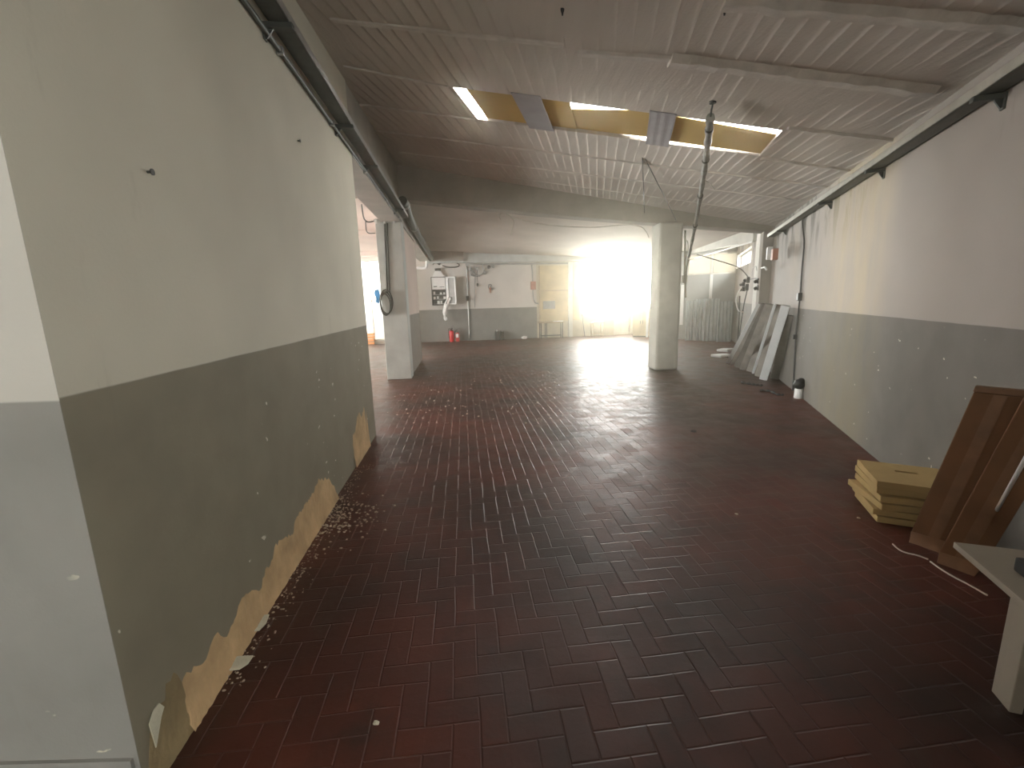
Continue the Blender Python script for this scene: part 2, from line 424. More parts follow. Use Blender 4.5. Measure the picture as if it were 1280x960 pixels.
# rear wall behind the camera and left side walls
FB = mkframe((0, -3.6, 0), (1, 0, 0), (0, 1, 0))
HB = (-4.7, -3.6, 1.1, 2.2)
bm = BM(); wall_grid(bm, FB, -5.4, 1.2, 0, 4.6, -.3, 0, [HB]); link('wall_rear', bm, m_plain, kind='structure')
bm = BM(); fbox(bm, mkframe((-5.2, 0, 0), (0, 1, 0), (1, 0, 0)), -3.9, 1.5, -.3, 0, 0, 4.9); link('wall_left_rear', bm, m_plain, kind='structure')
FS = mkframe((-10.0, 0, 0), (-.111, 1, 0), (1, .111, 0))
HS = [(4.4, 9.4, .7, 3.1), (10.4, 14.0, .9, 3.0)]
bm = BM(); wall_grid(bm, FS, 1.0, 18.9, 0, 3.9, -.3, 0, HS); link('wall_left_side_room', bm, m_plain, kind='structure')
bm = BM(); fbox(bm, mkframe((0, 1.51, 0), (1, 0, 0), (0, 1, 0)), -10.8, -1.45, -.02, 0.1, 0, 3.9); link('wall_side_room_front', bm, m_plain, kind='structure')

# side-room ceiling with two cross ribs
bm = BM(); hexa(bm, [Vector((-11, 1.4, z)) if k == 0 else (FL.p(1.4, -.3, z) if k == 1 else (FL.p(18.95, -.3, z) if k == 2 else Vector((-11, 19, z)))) for z in (3.62, 3.85) for k in range(4)])
link('ceiling_side_room', bm, m_pink, kind='structure')
for y_, z_ in ((8.9, 3.56), (12.9, 3.50), (17.9, 3.46)):
    bm = BM(); fbox(bm, FF, -9.6, {8.9: -3.45, 12.9: -3.4, 17.9: -3.6}[y_], 18.9 - y_, 19.05 - y_, z_, 3.64)
    link('trim_1' if y_ < 9 else ('trim_2' if y_ < 14 else 'trim_3'), bm, m_pink, kind='structure')

# long beam above the left wall and the openings
bm = BM(); hexa(bm, [FL.p(1.25, -.012, 3.28), FL.p(18.4, -.012, 3.28), FL.p(18.4, -.40, 3.28), FL.p(1.25, -.40, 3.28),
                     FL.p(1.25, -.012, 4.9), FL.p(18.4, -.012, 4.9), FL.p(18.4, -.40, 4.9), FL.p(1.25, -.40, 4.9)])
link('beam_left', bm, m_beam, kind='structure')

# columns on the left line, wall stub between them
def column(name, fr, u0, u1, n0, n1, z1, mat, bev=.012):
    bm = BM(); fbox(bm, fr, u0, u1, n0, n1, 0, z1, bev); return link(name, bm, mat, kind='structure')
cu, _ = FL.hit(515, 472)
column('column_left', FL, 9.60, 10.05, -.52, -.005, 3.30, m_col)
bm = BM(); fbox(bm, FL, 10.05, 12.95, -.34, -.05, 0, 3.30); link('wall_stub', bm, m_pink, kind='structure')
column('column_left_rear', FL, 18.2, 18.62, -1.72, -1.18, 3.15, m_col)
bm = BM(); fbox(bm, FF, -3.35, -1.9, .02, .4, 3.3, 4.1); link('trim_4', bm, m_beam, kind='structure')

# cross beam: tapered, carried by the columns
bm = BM(); pts_b = []; xs = [-2.35, -1, 0.5, 2, 3.6, 5.0, 6.15]
def beam_bot(x):
    for (x0, z0), (x1, z1) in zip(((-2.6, 3.76), (1.05, 3.34), (3.68, 3.10)), ((1.05, 3.34), (3.68, 3.10), (6.4, 2.87))):
        if x <= x1: return z0 + (z1 - z0) * (x - x0) / (x1 - x0)
    return 2.87
rings = []
for x in xs:
    y = beam_y(x); zb = beam_bot(x); zt = ceil_z(x, y) + .12
    rings.append([bm.verts.new(v) for v in ((x, y, zb), (x, y + .36, zb), (x, y + .36, zt), (x, y, zt))])
for a, b in zip(rings, rings[1:]):
    for k in range(4): bm.faces.new((a[k], a[(k + 1) % 4], b[(k + 1) % 4], b[k]))
bm.faces.new(rings[0][::-1]); bm.faces.new(rings[-1])
link('beam_cross', bm, m_beam, kind='structure')

# central column: chamfered plaster shaft
c0 = on_z(816, 462); c1 = on_z(848, 463)
bm = BM(); fc = mkframe((c0.x, 9.72, 0), (1, .045, 0), (.045, -1, 0)); wcol = (c1 - c0).length - .02
fbox(bm, fc, .0, wcol, -.46, 0, 0, 3.16, .05)
link('column_centre', bm, m_colw, kind='structure')
# pillars at the end of the right wall
column('column_right', FR, 10.55, 10.95, 0, .20, 3.05, m_beam)
column('column_right_white', FR, 11.05, 11.95, 0, .14, 3.25, m_colw)

# ------------------------------------------------------------------ ceilings
SK = [on_ceil(566, 109), on_ceil(978, 163), on_ceil(950, 195), on_ceil(597, 149)]
def top(p, dz): return Vector((p.x, p.y, ceil_z(p.x, p.y) + dz))
def cpt(x, y): return Vector((x, y, ceil_z(x, y)))
OUT = [cpt(-5.4, -3.9), cpt(.65, -3.9), cpt(5.86, 9.9), cpt(-2.32, 9.75), cpt(-1.3, 1.4), cpt(-5.4, 1.4)]
bm = BM()
for poly in ([OUT[0], OUT[1], SK[1], SK[0], OUT[4], OUT[5]], [OUT[1], OUT[2], SK[2], SK[1]], [OUT[2], OUT[3], SK[3], SK[2]], [OUT[3], OUT[4], SK[0], SK[3]]):
    lo_ = [bm.verts.new(p) for p in poly]; hi_ = [bm.verts.new(top(p, .05)) for p in poly]
    bm.faces.new(lo_); bm.faces.new(hi_[::-1]); n = len(poly)
    for i in range(n): bm.faces.new((lo_[i], hi_[i], hi_[(i + 1) % n], lo_[(i + 1) % n]))
bmesh.ops.remove_doubles(bm, verts=bm.verts, dist=1e-4)
# the inner walls between the four pieces are left as they are: they are inside the slab
link('ceiling_main', bm, m_ceil, kind='structure')

bm = BM(); G = []
cor = {(0, 0): (-2.5, 9.9, 4.06), (1, 0): (6.6, 10.25, 3.26), (0, 1): (-4.2, 18.9, 3.72), (1, 1): (6.85, 20.3, 3.25)}
for iu in range(9):
    row = []
    for iv in range(9):
        u, v = iu / 8, iv / 8
        p = sum((Vector(cor[(a, b)]) * ((u if a else 1 - u) * (v if b else 1 - v)) for a in (0, 1) for b in (0, 1)), Vector())
        row.append((bm.verts.new(p), bm.verts.new(p + Vector((0, 0, .2)))))
    G.append(row)
for iu in range(8):
    for iv in range(8):
        for s in (0, 1):
            bm.faces.new((G[iu][iv][s], G[iu + 1][iv][s], G[iu + 1][iv + 1][s], G[iu][iv + 1][s]))
for i in range(8):
    for q in ((G[i][0], G[i + 1][0]), (G[i][8], G[i + 1][8]), (G[0][i], G[0][i + 1]), (G[8][i], G[8][i + 1])):
        bm.faces.new((q[0][0], q[0][1], q[1][1], q[1][0]))
m_ceil2 = simple('smooth_plaster_ceiling', (.56, .52, .47), .85, 0, .1, .8, .1, bscale=30)
link('ceiling_rear', bm, m_ceil2, kind='structure')
# ring beam along the head of the far wall
bm = BM(); hexa(bm, [Vector(q) for z in (3.28, 3.42) for q in ((6.0, 10.3, z), (6.6, 10.3, z), (8.7, 16.2, z), (6.6, 17.1, z))]); link('ceiling_alcove', bm, m_ceil2, kind='structure')
bm = BM(); fbox(bm, FF, -3.45, 6.7, 0, .22, 3.24, 3.75); link('beam_far', bm, m_col, kind='structure')

# joints between the roof slabs
JOINTS = [((905, 2), (1280, 31), .16, .045), ((415, 25), (705, 57), .10, .012), ((722, 66), (845, 74), .12, .02), ((838, 73), (1165, 113), .19, .055),
          ((430, 83), (560, 108), .07, .014), ((985, 159), (1150, 178), .07, .03), ((450, 130), (594, 149), .06, .02), ((952, 197), (1062, 212), .06, .03),
          ((470, 163), (1034, 233), .06, .022), ((500, 190), (1000, 250), .06, .02), ((640, 222), (980, 268), .05, .012)]
for k, (a, b, wd, hg) in enumerate(JOINTS):
    A, B = on_ceil(*a), on_ceil(*b); d = (B - A); L = d.length; d.normalize()
    nn = Vector((.173, -.0656, 1)).normalized(); s = nn.cross(d).normalized()
    bm = BM(); n = max(6, int(L / .07)); prev = None
    for i in range(n + 1):
        p = A + d * (L * i / n); ww = wd * (1 + random.uniform(-.07, .07)); hh = hg * .85 * (1 + random.uniform(-.16, .16))
        off = s * random.uniform(-.006, .006)
        ring = [bm.verts.new(v) for v in (p + off - s * ww / 2 + nn * .01, p + off - s * ww * .28 - nn * hh, p + off + s * ww * .28 - nn * hh * .8, p + off + s * ww / 2 + nn * .01)]
        if prev:
            for q in range(3): bm.faces.new((prev[q], prev[q + 1], ring[q + 1], ring[q]))
            bm.faces.new((prev[3], prev[0], ring[0], ring[3]))
        else: bm.faces.new(ring[::-1])
        prev = ring
    bm.faces.new(prev)
    link('trim_%d' % (k + 10), bm, m_ridge, kind='structure')

# ------------------------------------------------------------------ skylight: amber sheets, patches, bright gaps
sk = empty('window_1', (SK[0] + SK[2]) / 2, kind='structure')
def skp(u, v, dz=.02):
    a = SK[0].lerp(SK[1], u); b = SK[3].lerp(SK[2], u); p = a.lerp(b, v); return Vector((p.x, p.y, p.z + dz))
def sheet(name, u0, u1, v0a, v0b, v1a, v1b, dz, mat, thick=.006, wav=.0):
    bm = BM(); n = 14; prev = None
    for i in range(n + 1):
        t = i / n; u = u0 + (u1 - u0) * t
        va, vb = v0a + (v0b - v0a) * t, v1a + (v1b - v1a) * t
        dd = dz + wav * math.sin(i * 1.3)
        ring = [bm.verts.new(v) for v in (skp(u, va, dd), skp(u, vb, dd), skp(u, vb, dd + thick), skp(u, va, dd + thick))]
        if prev:
            for q in range(4): bm.faces.new((prev[q], prev[(q + 1) % 4], ring[(q + 1) % 4], ring[q]))
        else: bm.faces.new(ring[::-1])
        prev = ring
    bm.faces.new(prev); return link(name, bm, mat, sk)
sheet('skylight_sheet', .035, .215, -.05, -.05, 1.02, 1.0, .026, m_amber)
sheet('skylight_sheet', .21, .36, -.03, -.02, 1.05, 1.05, .034, m_amber)
sheet('skylight_sheet',   .355, .63, .34, .04, 1.04, .97, .042, m_amber)
sheet('skylight_sheet', .62, 1.01, .05, .24, .965, 1.0, .026, m_amber)
sheet('skylight_patch', .185, .275, -.08, -.08, 1.08, 1.08, -.006, m_greytape, .01)
sheet('skylight_patch', .605, .685, -.08, -.08, 1.10, 1.10, -.008, m_greytape, .01, .002)
cc = (SK[0] + SK[2]) / 2
portal('skylight_portal', cc + Vector((0, 0, .22)), (-.17, .065, -1), (0, 1, 0), 3.5, 1.0)

# ------------------------------------------------------------------ windows
def window(name, fr, h, nv, nh, depth=-.18, rail=.05, glass=None, side=1):
    u0, u1, z0, z1 = h
    e = empty(name, fr.p((u0 + u1) / 2, depth, z0), kind='structure')
    bm = BM()
    for a in ((u0, u0 + rail, z0, z1), (u1 - rail, u1, z0, z1), (u0 + rail, u1 - rail, z0, z0 + rail), (u0 + rail, u1 - rail, z1 - rail, z1)):
        fbox(bm, fr, a[0], a[1], depth - .03, depth + .03, a[2], a[3])
    link('window_frame', bm, m_wframe, e)
    for i in range(1, nv + 1):
        u = u0 + (u1 - u0) * i / (nv + 1); bm = BM(); fbox(bm, fr, u - .018, u + .018, depth - .025, depth + .025, z0 + rail, z1 - rail); link('mullion', bm, m_wframe, e)
    for i in range(1, nh + 1):
        z = z0 + (z1 - z0) * i / (nh + 1); bm = BM(); fbox(bm, fr, u0 + rail, u1 - rail, depth - .02, depth + .02, z - .015, z + .015); link('mullion', bm, m_wframe, e)
    bm = BM(); fbox(bm, fr, u0 + rail * .5, u1 - rail * .5, depth - .004, depth + .004, z0 + rail * .5, z1 - rail * .5); link('pane', bm, glass or m_glass, e)
    portal(name + '_portal', fr.p((u0 + u1) / 2, depth - .09, (z0 + z1) / 2), fr.n, (0, 0, 1), u1 - u0, z1 - z0)
    return e
window('window_2', FF, WIN, 1, 1)
window('window_3', FF, WIN2, 0, 1)
window('window_4', FF, GLZ, 5, 1, glass=m_milk)
window('window_5', FR, hole_r, 4, 0)
window('window_6', FS, HS[0], 3, 1)
window('window_7', FS, HS[1], 3, 1)
window('window_8', FB, HB, 1, 1)
window('added_window_rear', FR, hole_rr, 3, 1)  # unseen window, added to brighten the left wall
# glazed door with a solid lower panel between the two windows
d_ = empty('door_1', FF.p((DOOR[0] + DOOR[1]) / 2, -.15, 0), kind='structure')
u0, u1, z0, z1 = DOOR; um = (u0 + u1) / 2
bm = BM()
for a, b in ((u0, u0 + .06), (um - .05, um + .05), (u1 - .06, u1)): fbox(bm, FF, a, b, -.19, -.11, z0, z1)
for a, b in ((z0, z0 + .1), (.95, 1.05), (z1 - .06, z1)): fbox(bm, FF, u0 + .06, u1 - .06, -.185, -.115, a, b)
link('door_frame', bm, m_wframe, d_)
bm = BM(); fbox(bm, FF, u0 + .06, u1 - .06, -.16, -.14, .1, .95); link('door_panel', bm, m_colw, d_)
bm = BM(); fbox(bm, FF, u0 + .04, u1 - .04, -.154, -.146, 1.03, z1 - .04); link('pane', bm, m_glass, d_)
bm = BM(); tube(bm, [FF.p(um - .09, -.11, 1.0), FF.p(um - .09, -.06, 1.0), FF.p(um - .2, -.06, 1.0)], .012); link('door_handle', bm, m_dmetal, d_)
portal('door_portal', FF.p(um, -.27, 2.1), FF.n, (0, 0, 1), u1 - u0, 2.2)

#OBJECTS
# ------------------------------------------------------------------ alcove partition and its beam
PA, PB = Vector((6.62, 16.95, 0)), Vector((8.22, 16.15, 0))
FP = mkframe(PA, PB - PA, Vector((-(PB - PA).y, (PB - PA).x, 0)) * -1)
LP = (PB - PA).length
bm = BM(); wall_grid(bm, FP, -.5, LP, 0, 3.6, -.08, 0, [(.06, LP - .08, 2.38, 3.14)])
link('wall_alcove', bm, m_partition, kind='structure')
bm = BM(); fbox(bm, mkframe(PA, (-.05, 1, 0), (-1, -.05, 0)), 0, 3.4, -.1, 0, 0, 3.6); link('wall_alcove_side', bm, m_plain, kind='structure')
pw = empty('window_10', FP.p(LP / 2, -.04, 2.38), kind='structure')
bm = BM()
for a, b in ((.06, .11), (LP * .5 - .04, LP * .5 + .04), (LP - .13, LP - .08)): fbox(bm, FP, a, b, -.07, .02, 2.38, 3.14)
fbox(bm, FP, .06, LP - .08, -.075, .015, 2.38, 2.43); fbox(bm, FP, .06, LP - .08, -.075, .015, 3.09, 3.14)
link('window_frame', bm, m_wframe, pw)
bm = BM(); fbox(bm, FP, .08, LP - .1, -.045, -.035, 2.40, 3.12); link('pane', bm, m_frost, pw)
bm = BM(); fbox(bm, FP, LP * .5 - .05, LP * .5 + .05, .0, .03, 1.42, 2.38); link('trim_30', bm, m_white, kind='structure')
bm = BM(); fbox(bm, FP, -.14, -.02, .0, .06, .55, 2.05); link('trim_31', bm, m_white, kind='structure')
bm = BM(); fbox(bm, FP, LP - .09, LP - .02, .0, .04, 0, 3.3); link('trim_32', bm, m_wframe, kind='structure')
b0, b1 = on_y(941, 301.5, 11.75), on_y(862, 317, 16.9)
fbm = mkframe((b0.x, b0.y, 0), (b1.x - b0.x, b1.y - b0.y, 0), (-(b1.y - b0.y), b1.x - b0.x, 0))
bm = BM(); L = (Vector((b1.x, b1.y, 0)) - Vector((b0.x, b0.y, 0))).length
hexa(bm, [fbm.p(0, .0, b0.z), fbm.p(L, .0, b1.z), fbm.p(L, -.14, b1.z), fbm.p(0, -.14, b0.z), fbm.p(0, .0, b0.z + .3), fbm.p(L, .0, b1.z + .3), fbm.p(L, -.14, b1.z + .3), fbm.p(0, -.14, b0.z + .3)])
link('beam_alcove', bm, m_colw, kind='structure')
bm = BM(); fbox(bm, fbm, 0, L, -.02, .015, b0.z - .03, b0.z + .01); link('trim_33', bm, m_white, kind='structure')  # white strip paints a highlight along the beam's lower edge

# ------------------------------------------------------------------ cable trays and pipes on the walls
def tray(fr, u0, u1, n0, n1, z0, hgt, mat, spots, label, lip_mat=None):
    e = empty('cable_tray', fr.p(u0, (n0 + n1) / 2, z0), label, 'cable tray')
    bm = BM(); fbox(bm, fr, u0, u1, n0, n1, z0, z0 + .006); fbox(bm, fr, u0, u1, n0, n0 + .005, z0, z0 + hgt); link('channel', bm, mat, e)
    bm = BM(); fbox(bm, fr, u0, u1, n1 - .006, n1, z0, z0 + hgt); fbox(bm, fr, u0, u1, n1 - .02, n1, z0 + hgt - .004, z0 + hgt)
    link('side_flange', bm, lip_mat or mat, e)
    for u in spots:
        bm = BM()
        fbox(bm, fr, u - .022, u + .022, 0, n1 + .015, z0 - .035, z0 - .001, .004)
        fbox(bm, fr, u - .022, u + .022, 0, .012, z0 - .10, z0 - .03, .003)
        hexa(bm, [fr.p(u - .006, .01, z0 - .09), fr.p(u + .006, .01, z0 - .09), fr.p(u + .006, .02, z0 - .09), fr.p(u - .006, .02, z0 - .09),
                  fr.p(u - .006, .01, z0 - .03), fr.p(u + .006, .01, z0 - .03), fr.p(u + .006, n1 * .4, z0 - .03), fr.p(u - .006, n1 * .4, z0 - .03)])
        link('bracket', bm, m_dmetal, e)
    return e
tray(FL, 1.35, 9.5, .04, .165, 3.335, .06, m_dmetal, [FL.hit(351, 45, .1)[0], FL.hit(432, 165, .1)[0], FL.hit(465, 221, .1)[0], 8.6],
     'dark steel cable tray on brackets above the long left wall', m_metal)
tray(FR, .6, 10.4, .02, .15, 2.795, .065, m_dmetal, [FR.hit(1236, 122, .08)[0], FR.hit(1094, 214, .08)[0], FR.hit(1031, 258, .08)[0], 9.3],
     'long cable tray on brackets along the top of the right wall', m_traylip)
e = empty('conduit_pipe', FL.p(1.4, .02, 3.27), 'thin grey conduit running under the tray on the left wall', 'pipe')
bm = BM(); tube(bm, [FL.p(u, .022, 3.275) for u in (1.35, 3, 5.3, 7.5, 9.5)], .017, 10); link('pipe', bm, m_dmetal, e)
for u in (2.2, 3.3, 4.5, 6.0, 7.6, 9.1):
    bm = BM(); fbox(bm, FL, u - .014, u + .014, 0, .046, 3.25, 3.30, .004); link('pipe_clip', bm, m_metal, e)
e = empty('air_duct', FL.p(9.3, .06, 3.42), 'thick dark pipe running along the beam past the left column', 'pipe')
bm = BM(); tube(bm, spline([FL.p(9.25, .10, 3.62), FL.p(9.7, .11, 3.60), FL.p(10.3, .11, 3.46), FL.p(11.5, .11, 3.42), FL.p(14, .11, 3.40), FL.p(18.2, .11, 3.36)], 6), .085, 12); link('duct', bm, m_dmetal, e)
for u in (9.55, 11.2, 13.6, 16.2):
    bm = BM(); lathe(bm, FL.p(u, .11, 3.60 if u < 10 else 3.42) - FL.u * .02, [(.095, 0), (.1, .01), (.1, .03), (.095, .04)], 14, FL.u); link('duct_collar', bm, m_metal, e)

# conduit with boxes down the right wall
P_ = [(1003, 268), (1003.5, 286), (1005, 305), (1002, 340), (1000, 370), (996, 405), (993.5, 440), (991, 488)]
hp = [FR.hit(*q, .02) for q in P_]
e = empty('wall_conduit', FR.p(hp[-1][0], .02, max(hp[-1][1], 0)), 'thin conduit with switch box running down the stained right wall', 'conduit')
bm = BM(); tube(bm, spline([FR.p(u, .02, z) for u, z in hp], 5), .013, 8); link('pipe', bm, m_dgrey, e)
for px, py, s in ((1000, 371, .05), (994.5, 421, .03)):
    u, z = FR.hit(px, py, .02); bm = BM(); fbox(bm, FR, u - s, u + s, 0, .06, z - s * 1.3, z + s * 1.3, .008); link('junction_box', bm, m_dgrey, e)

# ------------------------------------------------------------------ hanging cable, wires
h0 = on_ceil(891, 127); e = empty('hanging_cable', h0, 'thick grey wrapped cable hanging from a ceiling hook to the central column', 'cable')
ends = [on_y(888, 146, 4.45), on_y(884, 185, 5.1), on_y(877, 235, 6.6), on_y(869, 282, 8.4), on_y(861, 322, 9.85)]
path = spline(ends, 10)
bm = BM(); tube(bm, path, [(.034 + .006 * math.sin(i * 1.7)) * (1.1 - .35 * i / len(path)) for i in range(len(path))], 8); link('cable_bundle', bm, m_cable, e)
bm = BM(); tube(bm, [h0 + Vector((0, 0, .01)), h0 + Vector((0, 0, -.03)), h0.lerp(ends[0], .5), ends[0]], .008, 6); lathe(bm, h0 - Vector((0, 0, .015)), [(.03, 0), (.03, .02)], 12); link('hook', bm, m_dmetal, e)
for i in (4, 13, 22, 30):
    bm = BM(); d = (path[i + 1] - path[i]).normalized(); lathe(bm, path[i] - d * .02, [(.036, 0), (.042, .01), (.042, .03), (.036, .04)], 10, d); link('tie', bm, m_black, e)
t0 = on_y(882, 226, 6.35); bm = BM(); tube(bm, [t0, t0 + Vector((.06, .0, -.04)), t0 + Vector((.13, .0, -.12))], .006, 6); link('loose_end', bm, m_rope, e)
bm = BM(); tube(bm, spline([on_y(861, 322, 9.85), on_y(857.5, 338, 9.9), on_y(856.5, 352, 9.9), on_y(857, 372, 9.9)], 5), .022, 8); link('cable_tail', bm, m_cream, e)

wv = on_ceil(803, 197)
e = tag(empty('wire', wv, 'taut thin wire straight down from the ceiling to the cross beam', 'wire', None))
bm = BM(); tube(bm, [wv, on_y(805.5, 266, 9.55)], .007, 6); link('strand', bm, m_dgrey, e)
e = tag(empty('wire', wv + Vector((.03, 0, 0)), 'taut thin wire slanting from the ceiling to the central column head', 'wire', None))
bm = BM(); tube(bm, [wv + Vector((.03, 0, 0)), on_y(846, 277, 9.6)], .007, 6); link('strand', bm, m_dgrey, e)
for (px, py) in ((703, 11), (906, 10)):
    p = on_ceil(px, py); bm = BM(); lathe(bm, p - Vector((0, 0, .04)), [(.005, 0), (.007, .015), (.013, .03), (.014, .045)], 12)
    tag(link('ceiling_hook', bm, m_black), 'small black ceiling hook ' + ('above the left part of the skylight' if px < 800 else 'nearest the right wall above the hanging cable'), 'hook')
e = empty('dangling_string', on_y(628, 266, 10.1), 'pale frayed cord hanging in loops behind the cross beam', 'string')
bm = BM(); tube(bm, spline([on_y(*q, 10.1) for q in ((626, 275), (624, 270), (629, 266), (638, 270), (642, 277), (641, 285), (639, 294))], 6), .011, 6); link('loop', bm, m_rope, e)
bm = BM(); tube(bm, spline([on_y(*q, 10.1) for q in ((641, 272), (670, 279), (705, 283), (745, 284), (780, 281), (800, 283), (808, 290), (811, 297))], 6), .010, 6); link('strand', bm, m_rope, e)

# ------------------------------------------------------------------ left column fittings
FC = mkframe(FL.p(9.6, 0, 0), FL.n, -FL.u)
def fc(px, py, off=.0):
    u, z = FC.hit(px, py, off); return u, z
e = empty('column_conduit', FC.p(fc(482, 365)[0], .03, fc(482, 365)[1]), 'grey conduit and clamp bar running up the left column', 'conduit')
ua, za = fc(481, 279, .02); ub, zb = fc(484, 366, .02)
bm = BM(); tube(bm, [FC.p(ua, .025, za), FC.p(ub, .025, zb)], .02, 8); tube(bm, [FC.p(ua + .05, .02, za), FC.p(ub + .05, .02, zb)], .013, 8); link('pipe', bm, m_dgrey, e)
u0, z0 = fc(468, 279, .02); u1, z1 = fc(494, 276, .02)
bm = BM(); fbox(bm, FC, u0, u1, 0, .05, z1 - .03, z1 + .035, .004); link('clamp_bar', bm, m_metal, e)
for t in (.1, .5, .95):
    bm = BM(); fbox(bm, FC, u0 + (u1 - u0) * t - .02, u0 + (u1 - u0) * t + .02, .05, .075, z1 - .06, z1 + .02, .005); link('clamp', bm, m_white, e)
bm = BM(); tube(bm, spline([FC.p(u0 + .02, .03, z1), FC.p(u0 - .12, .03, z1 - .02), FC.p(u0 - .2, .03, z1 + .06), FC.p(u0 - .22, .03, z1 + .32)], 5), .014, 8)
tube(bm, spline([FC.p(u0 - .17, .03, z1 - .01), FC.p(u0 - .17, .03, z1 - .18), FC.p(u0 - .12, .03, z1 - .24), FC.p(u0, .03, z1 - .24)], 5), .011, 8); link('bent_pipe', bm, m_dgrey, e)
uc, zc = fc(482.5, 379, .06)
e = empty('cable_coil', FC.p(uc, .06, zc), 'coil of black cable hanging on the left column', 'cable')
for k, (ra, rb, tw) in enumerate(((.11, .23, 0), (.125, .245, .03), (.10, .22, -.03))):
    bm = BM(); tube(bm, [FC.p(uc + tw * .4 + ra * math.cos(a), .05 + .02 * k, zc + tw + rb * math.sin(a)) for a in [i * 2 * math.pi / 28 for i in range(29)]], .014, 7, False); link('turn', bm, m_black, e)
bm = BM(); fbox(bm, FC, uc - .02, uc + .02, .0, .1, zc + .20, zc + .25, .005); link('hook', bm, m_dmetal, e)
ub2, zb2 = fc(472.5, 371, .0)
bm = BM(); pts = [FC.p(ub2 + x, .02, zb2 + z) for x, z in ((-.04, .14), (.03, .15), (.05, .05), (.035, -.06), (.02, -.14), (-.04, -.12), (-.03, -.02), (-.06, .06))]
slab(bm, pts, FC.n * .05); tag(link('blue_rag', bm, m_blue), 'bright blue rag beside the cable coil on the left column', 'rag')

# white elbow pipe at the rear left column
bm = BM(); a = on_y(518, 336, 17.6); b = on_y(530, 335, 17.6); c = on_y(533.5, 326, 17.6)
e = empty('elbow_pipe', b, 'white elbow pipe at the head of the rear left column', 'pipe')
tube(bm, spline([on_y(517, 396, 17.6), on_y(516.5, 345, 17.6), a, b, on_y(533, 333, 17.6), c], 6), .055, 10); link('pipe', bm, m_white, e)

# ------------------------------------------------------------------ side room things
cb = on_z(461.5, 431)
e = empty('crate', (cb.x, cb.y, 0), 'small orange crate on the floor of the bright side room', 'crate')
fk = mkframe((cb.x, cb.y, 0), (1, .1, 0), (.1, -1, 0)); bm = BM()
for k in range(4):
    z = .02 + k * .12
    fbox(bm, fk, -.2, .2, 0, .015, z, z + .09); fbox(bm, fk, -.2, .2, -.32, -.305, z, z + .09); fbox(bm, fk, -.2, -.185, -.305, 0, z, z + .09); fbox(bm, fk, .185, .2, -.305, 0, z, z + .09)
link('slat_side', bm, m_orange, e)
bm = BM()
for u in (-.19, .16):
    for n in (-.3, -.03): fbox(bm, fk, u, u + .03, n, n + .025, 0, .48)
fbox(bm, fk, -.185, .185, -.305, 0, .02, .035); link('corner_post', bm, m_wood, e)
gp = on_z(476, 428.5)
e = empty('cupboard', (gp.x, gp.y, 0), 'tall pale grey cupboard standing in the side room behind the left column', 'cupboard')
fg = mkframe((gp.x, gp.y, 0), (1, .13, 0), (.13, -1, 0)); bm = BM(); fbox(bm, fg, -.32, .55, -.3, 0, .03, 1.25, .02); link('board', bm, m_grey, e)
bm = BM(); fbox(bm, fg, -.30, .53, -.28, -.02, 0, .05); link('base', bm, m_dgrey, e)
bm = BM(); fbox(bm, fg, -.28, .5, -.25, -.05, 1.25, 1.42, .01); link('upper_box', bm, m_white, e)

# ------------------------------------------------------------------ far wall fittings
H = lambda px, py, off=0.0: FF.hit(px, py, off)
def fp(px, py, n=.03): u, z = FF.hit(px, py, n); return FF.p(u, n, z)
pu0, pz1 = H(538.5, 346.5); pu1, pz0 = H(559, 381.5)
e = empty('electrical_panel', FF.p((pu0 + pu1) / 2, 0, pz0), 'grey wall-mounted electrical panel with open door beside the rear left column', 'electrical panel')
bm = BM(); dp = .2
for a in ((pu0, pu0 + .03, pz0, pz1), (pu1 - .03, pu1, pz0, pz1), (pu0, pu1, pz0, pz0 + .03), (pu0, pu1, pz1 - .03, pz1)): fbox(bm, FF, a[0], a[1], 0, dp, a[2], a[3])
fbox(bm, FF, pu0, pu1, 0, .02, pz0, pz1); link('cabinet_body', bm, m_dgrey, e)
zm = pz0 + (pz1 - pz0) * .56
bm = BM(); fbox(bm, FF, pu0 + .03, pu1 - .03, .12, .19, zm, pz1 - .03, .008)
cov = link('cover_plate', bm, m_white, e)
bm = BM(); fbox(bm, FF, pu0 + .1, pu0 + .24, .19, .195, zm + .1, zm + .14); fbox(bm, FF, pu0 + .34, pu0 + .54, .19, .195, zm + .09, zm + .11); link('name_plate', bm, m_dgrey, cov)
for r_ in range(3):
    z = pz0 + .07 + r_ * .19
    bm = BM(); fbox(bm, FF, pu0 + .05, pu1 - .05, .05, .08, z - .02, z + .01); rail = link('busbar', bm, m_metal, e)
    for k in range(4):
        u = pu0 + .07 + k * .135; hh = random.choice((.08, .1, .12)); bm = BM(); fbox(bm, FF, u, u + random.choice((.08, .11)), .06, .14 + random.uniform(0, .03), z, z + hh, .006)
        link('breaker', bm, m_white if (k + r_) % 3 else m_dgrey, e)
hu = pu1; fd = mkframe(FF.p(pu1, dp, 0), FF.u * .93 + FF.n * .36, FF.n * .93 - FF.u * .36); dw = .42
bm = BM(); z0, z1 = pz0 + .03, pz1 - .01
for a in ((0, dw, z0, z0 + .05), (0, dw, z1 - .05, z1), (0, .10, z0, z1), (dw - .05, dw, z0, z1)): fbox(bm, fd, a[0], a[1], -.02, .03, a[2], a[3])
dr = link('door', bm, m_white, e)
bm = BM(); fbox(bm, fd, .09, dw - .04, -.018, -.008, z0 + .04, z1 - .04); link('door_pane', bm, m_grey, dr)
tu, tz = (pu0 + pu1) / 2, pz1
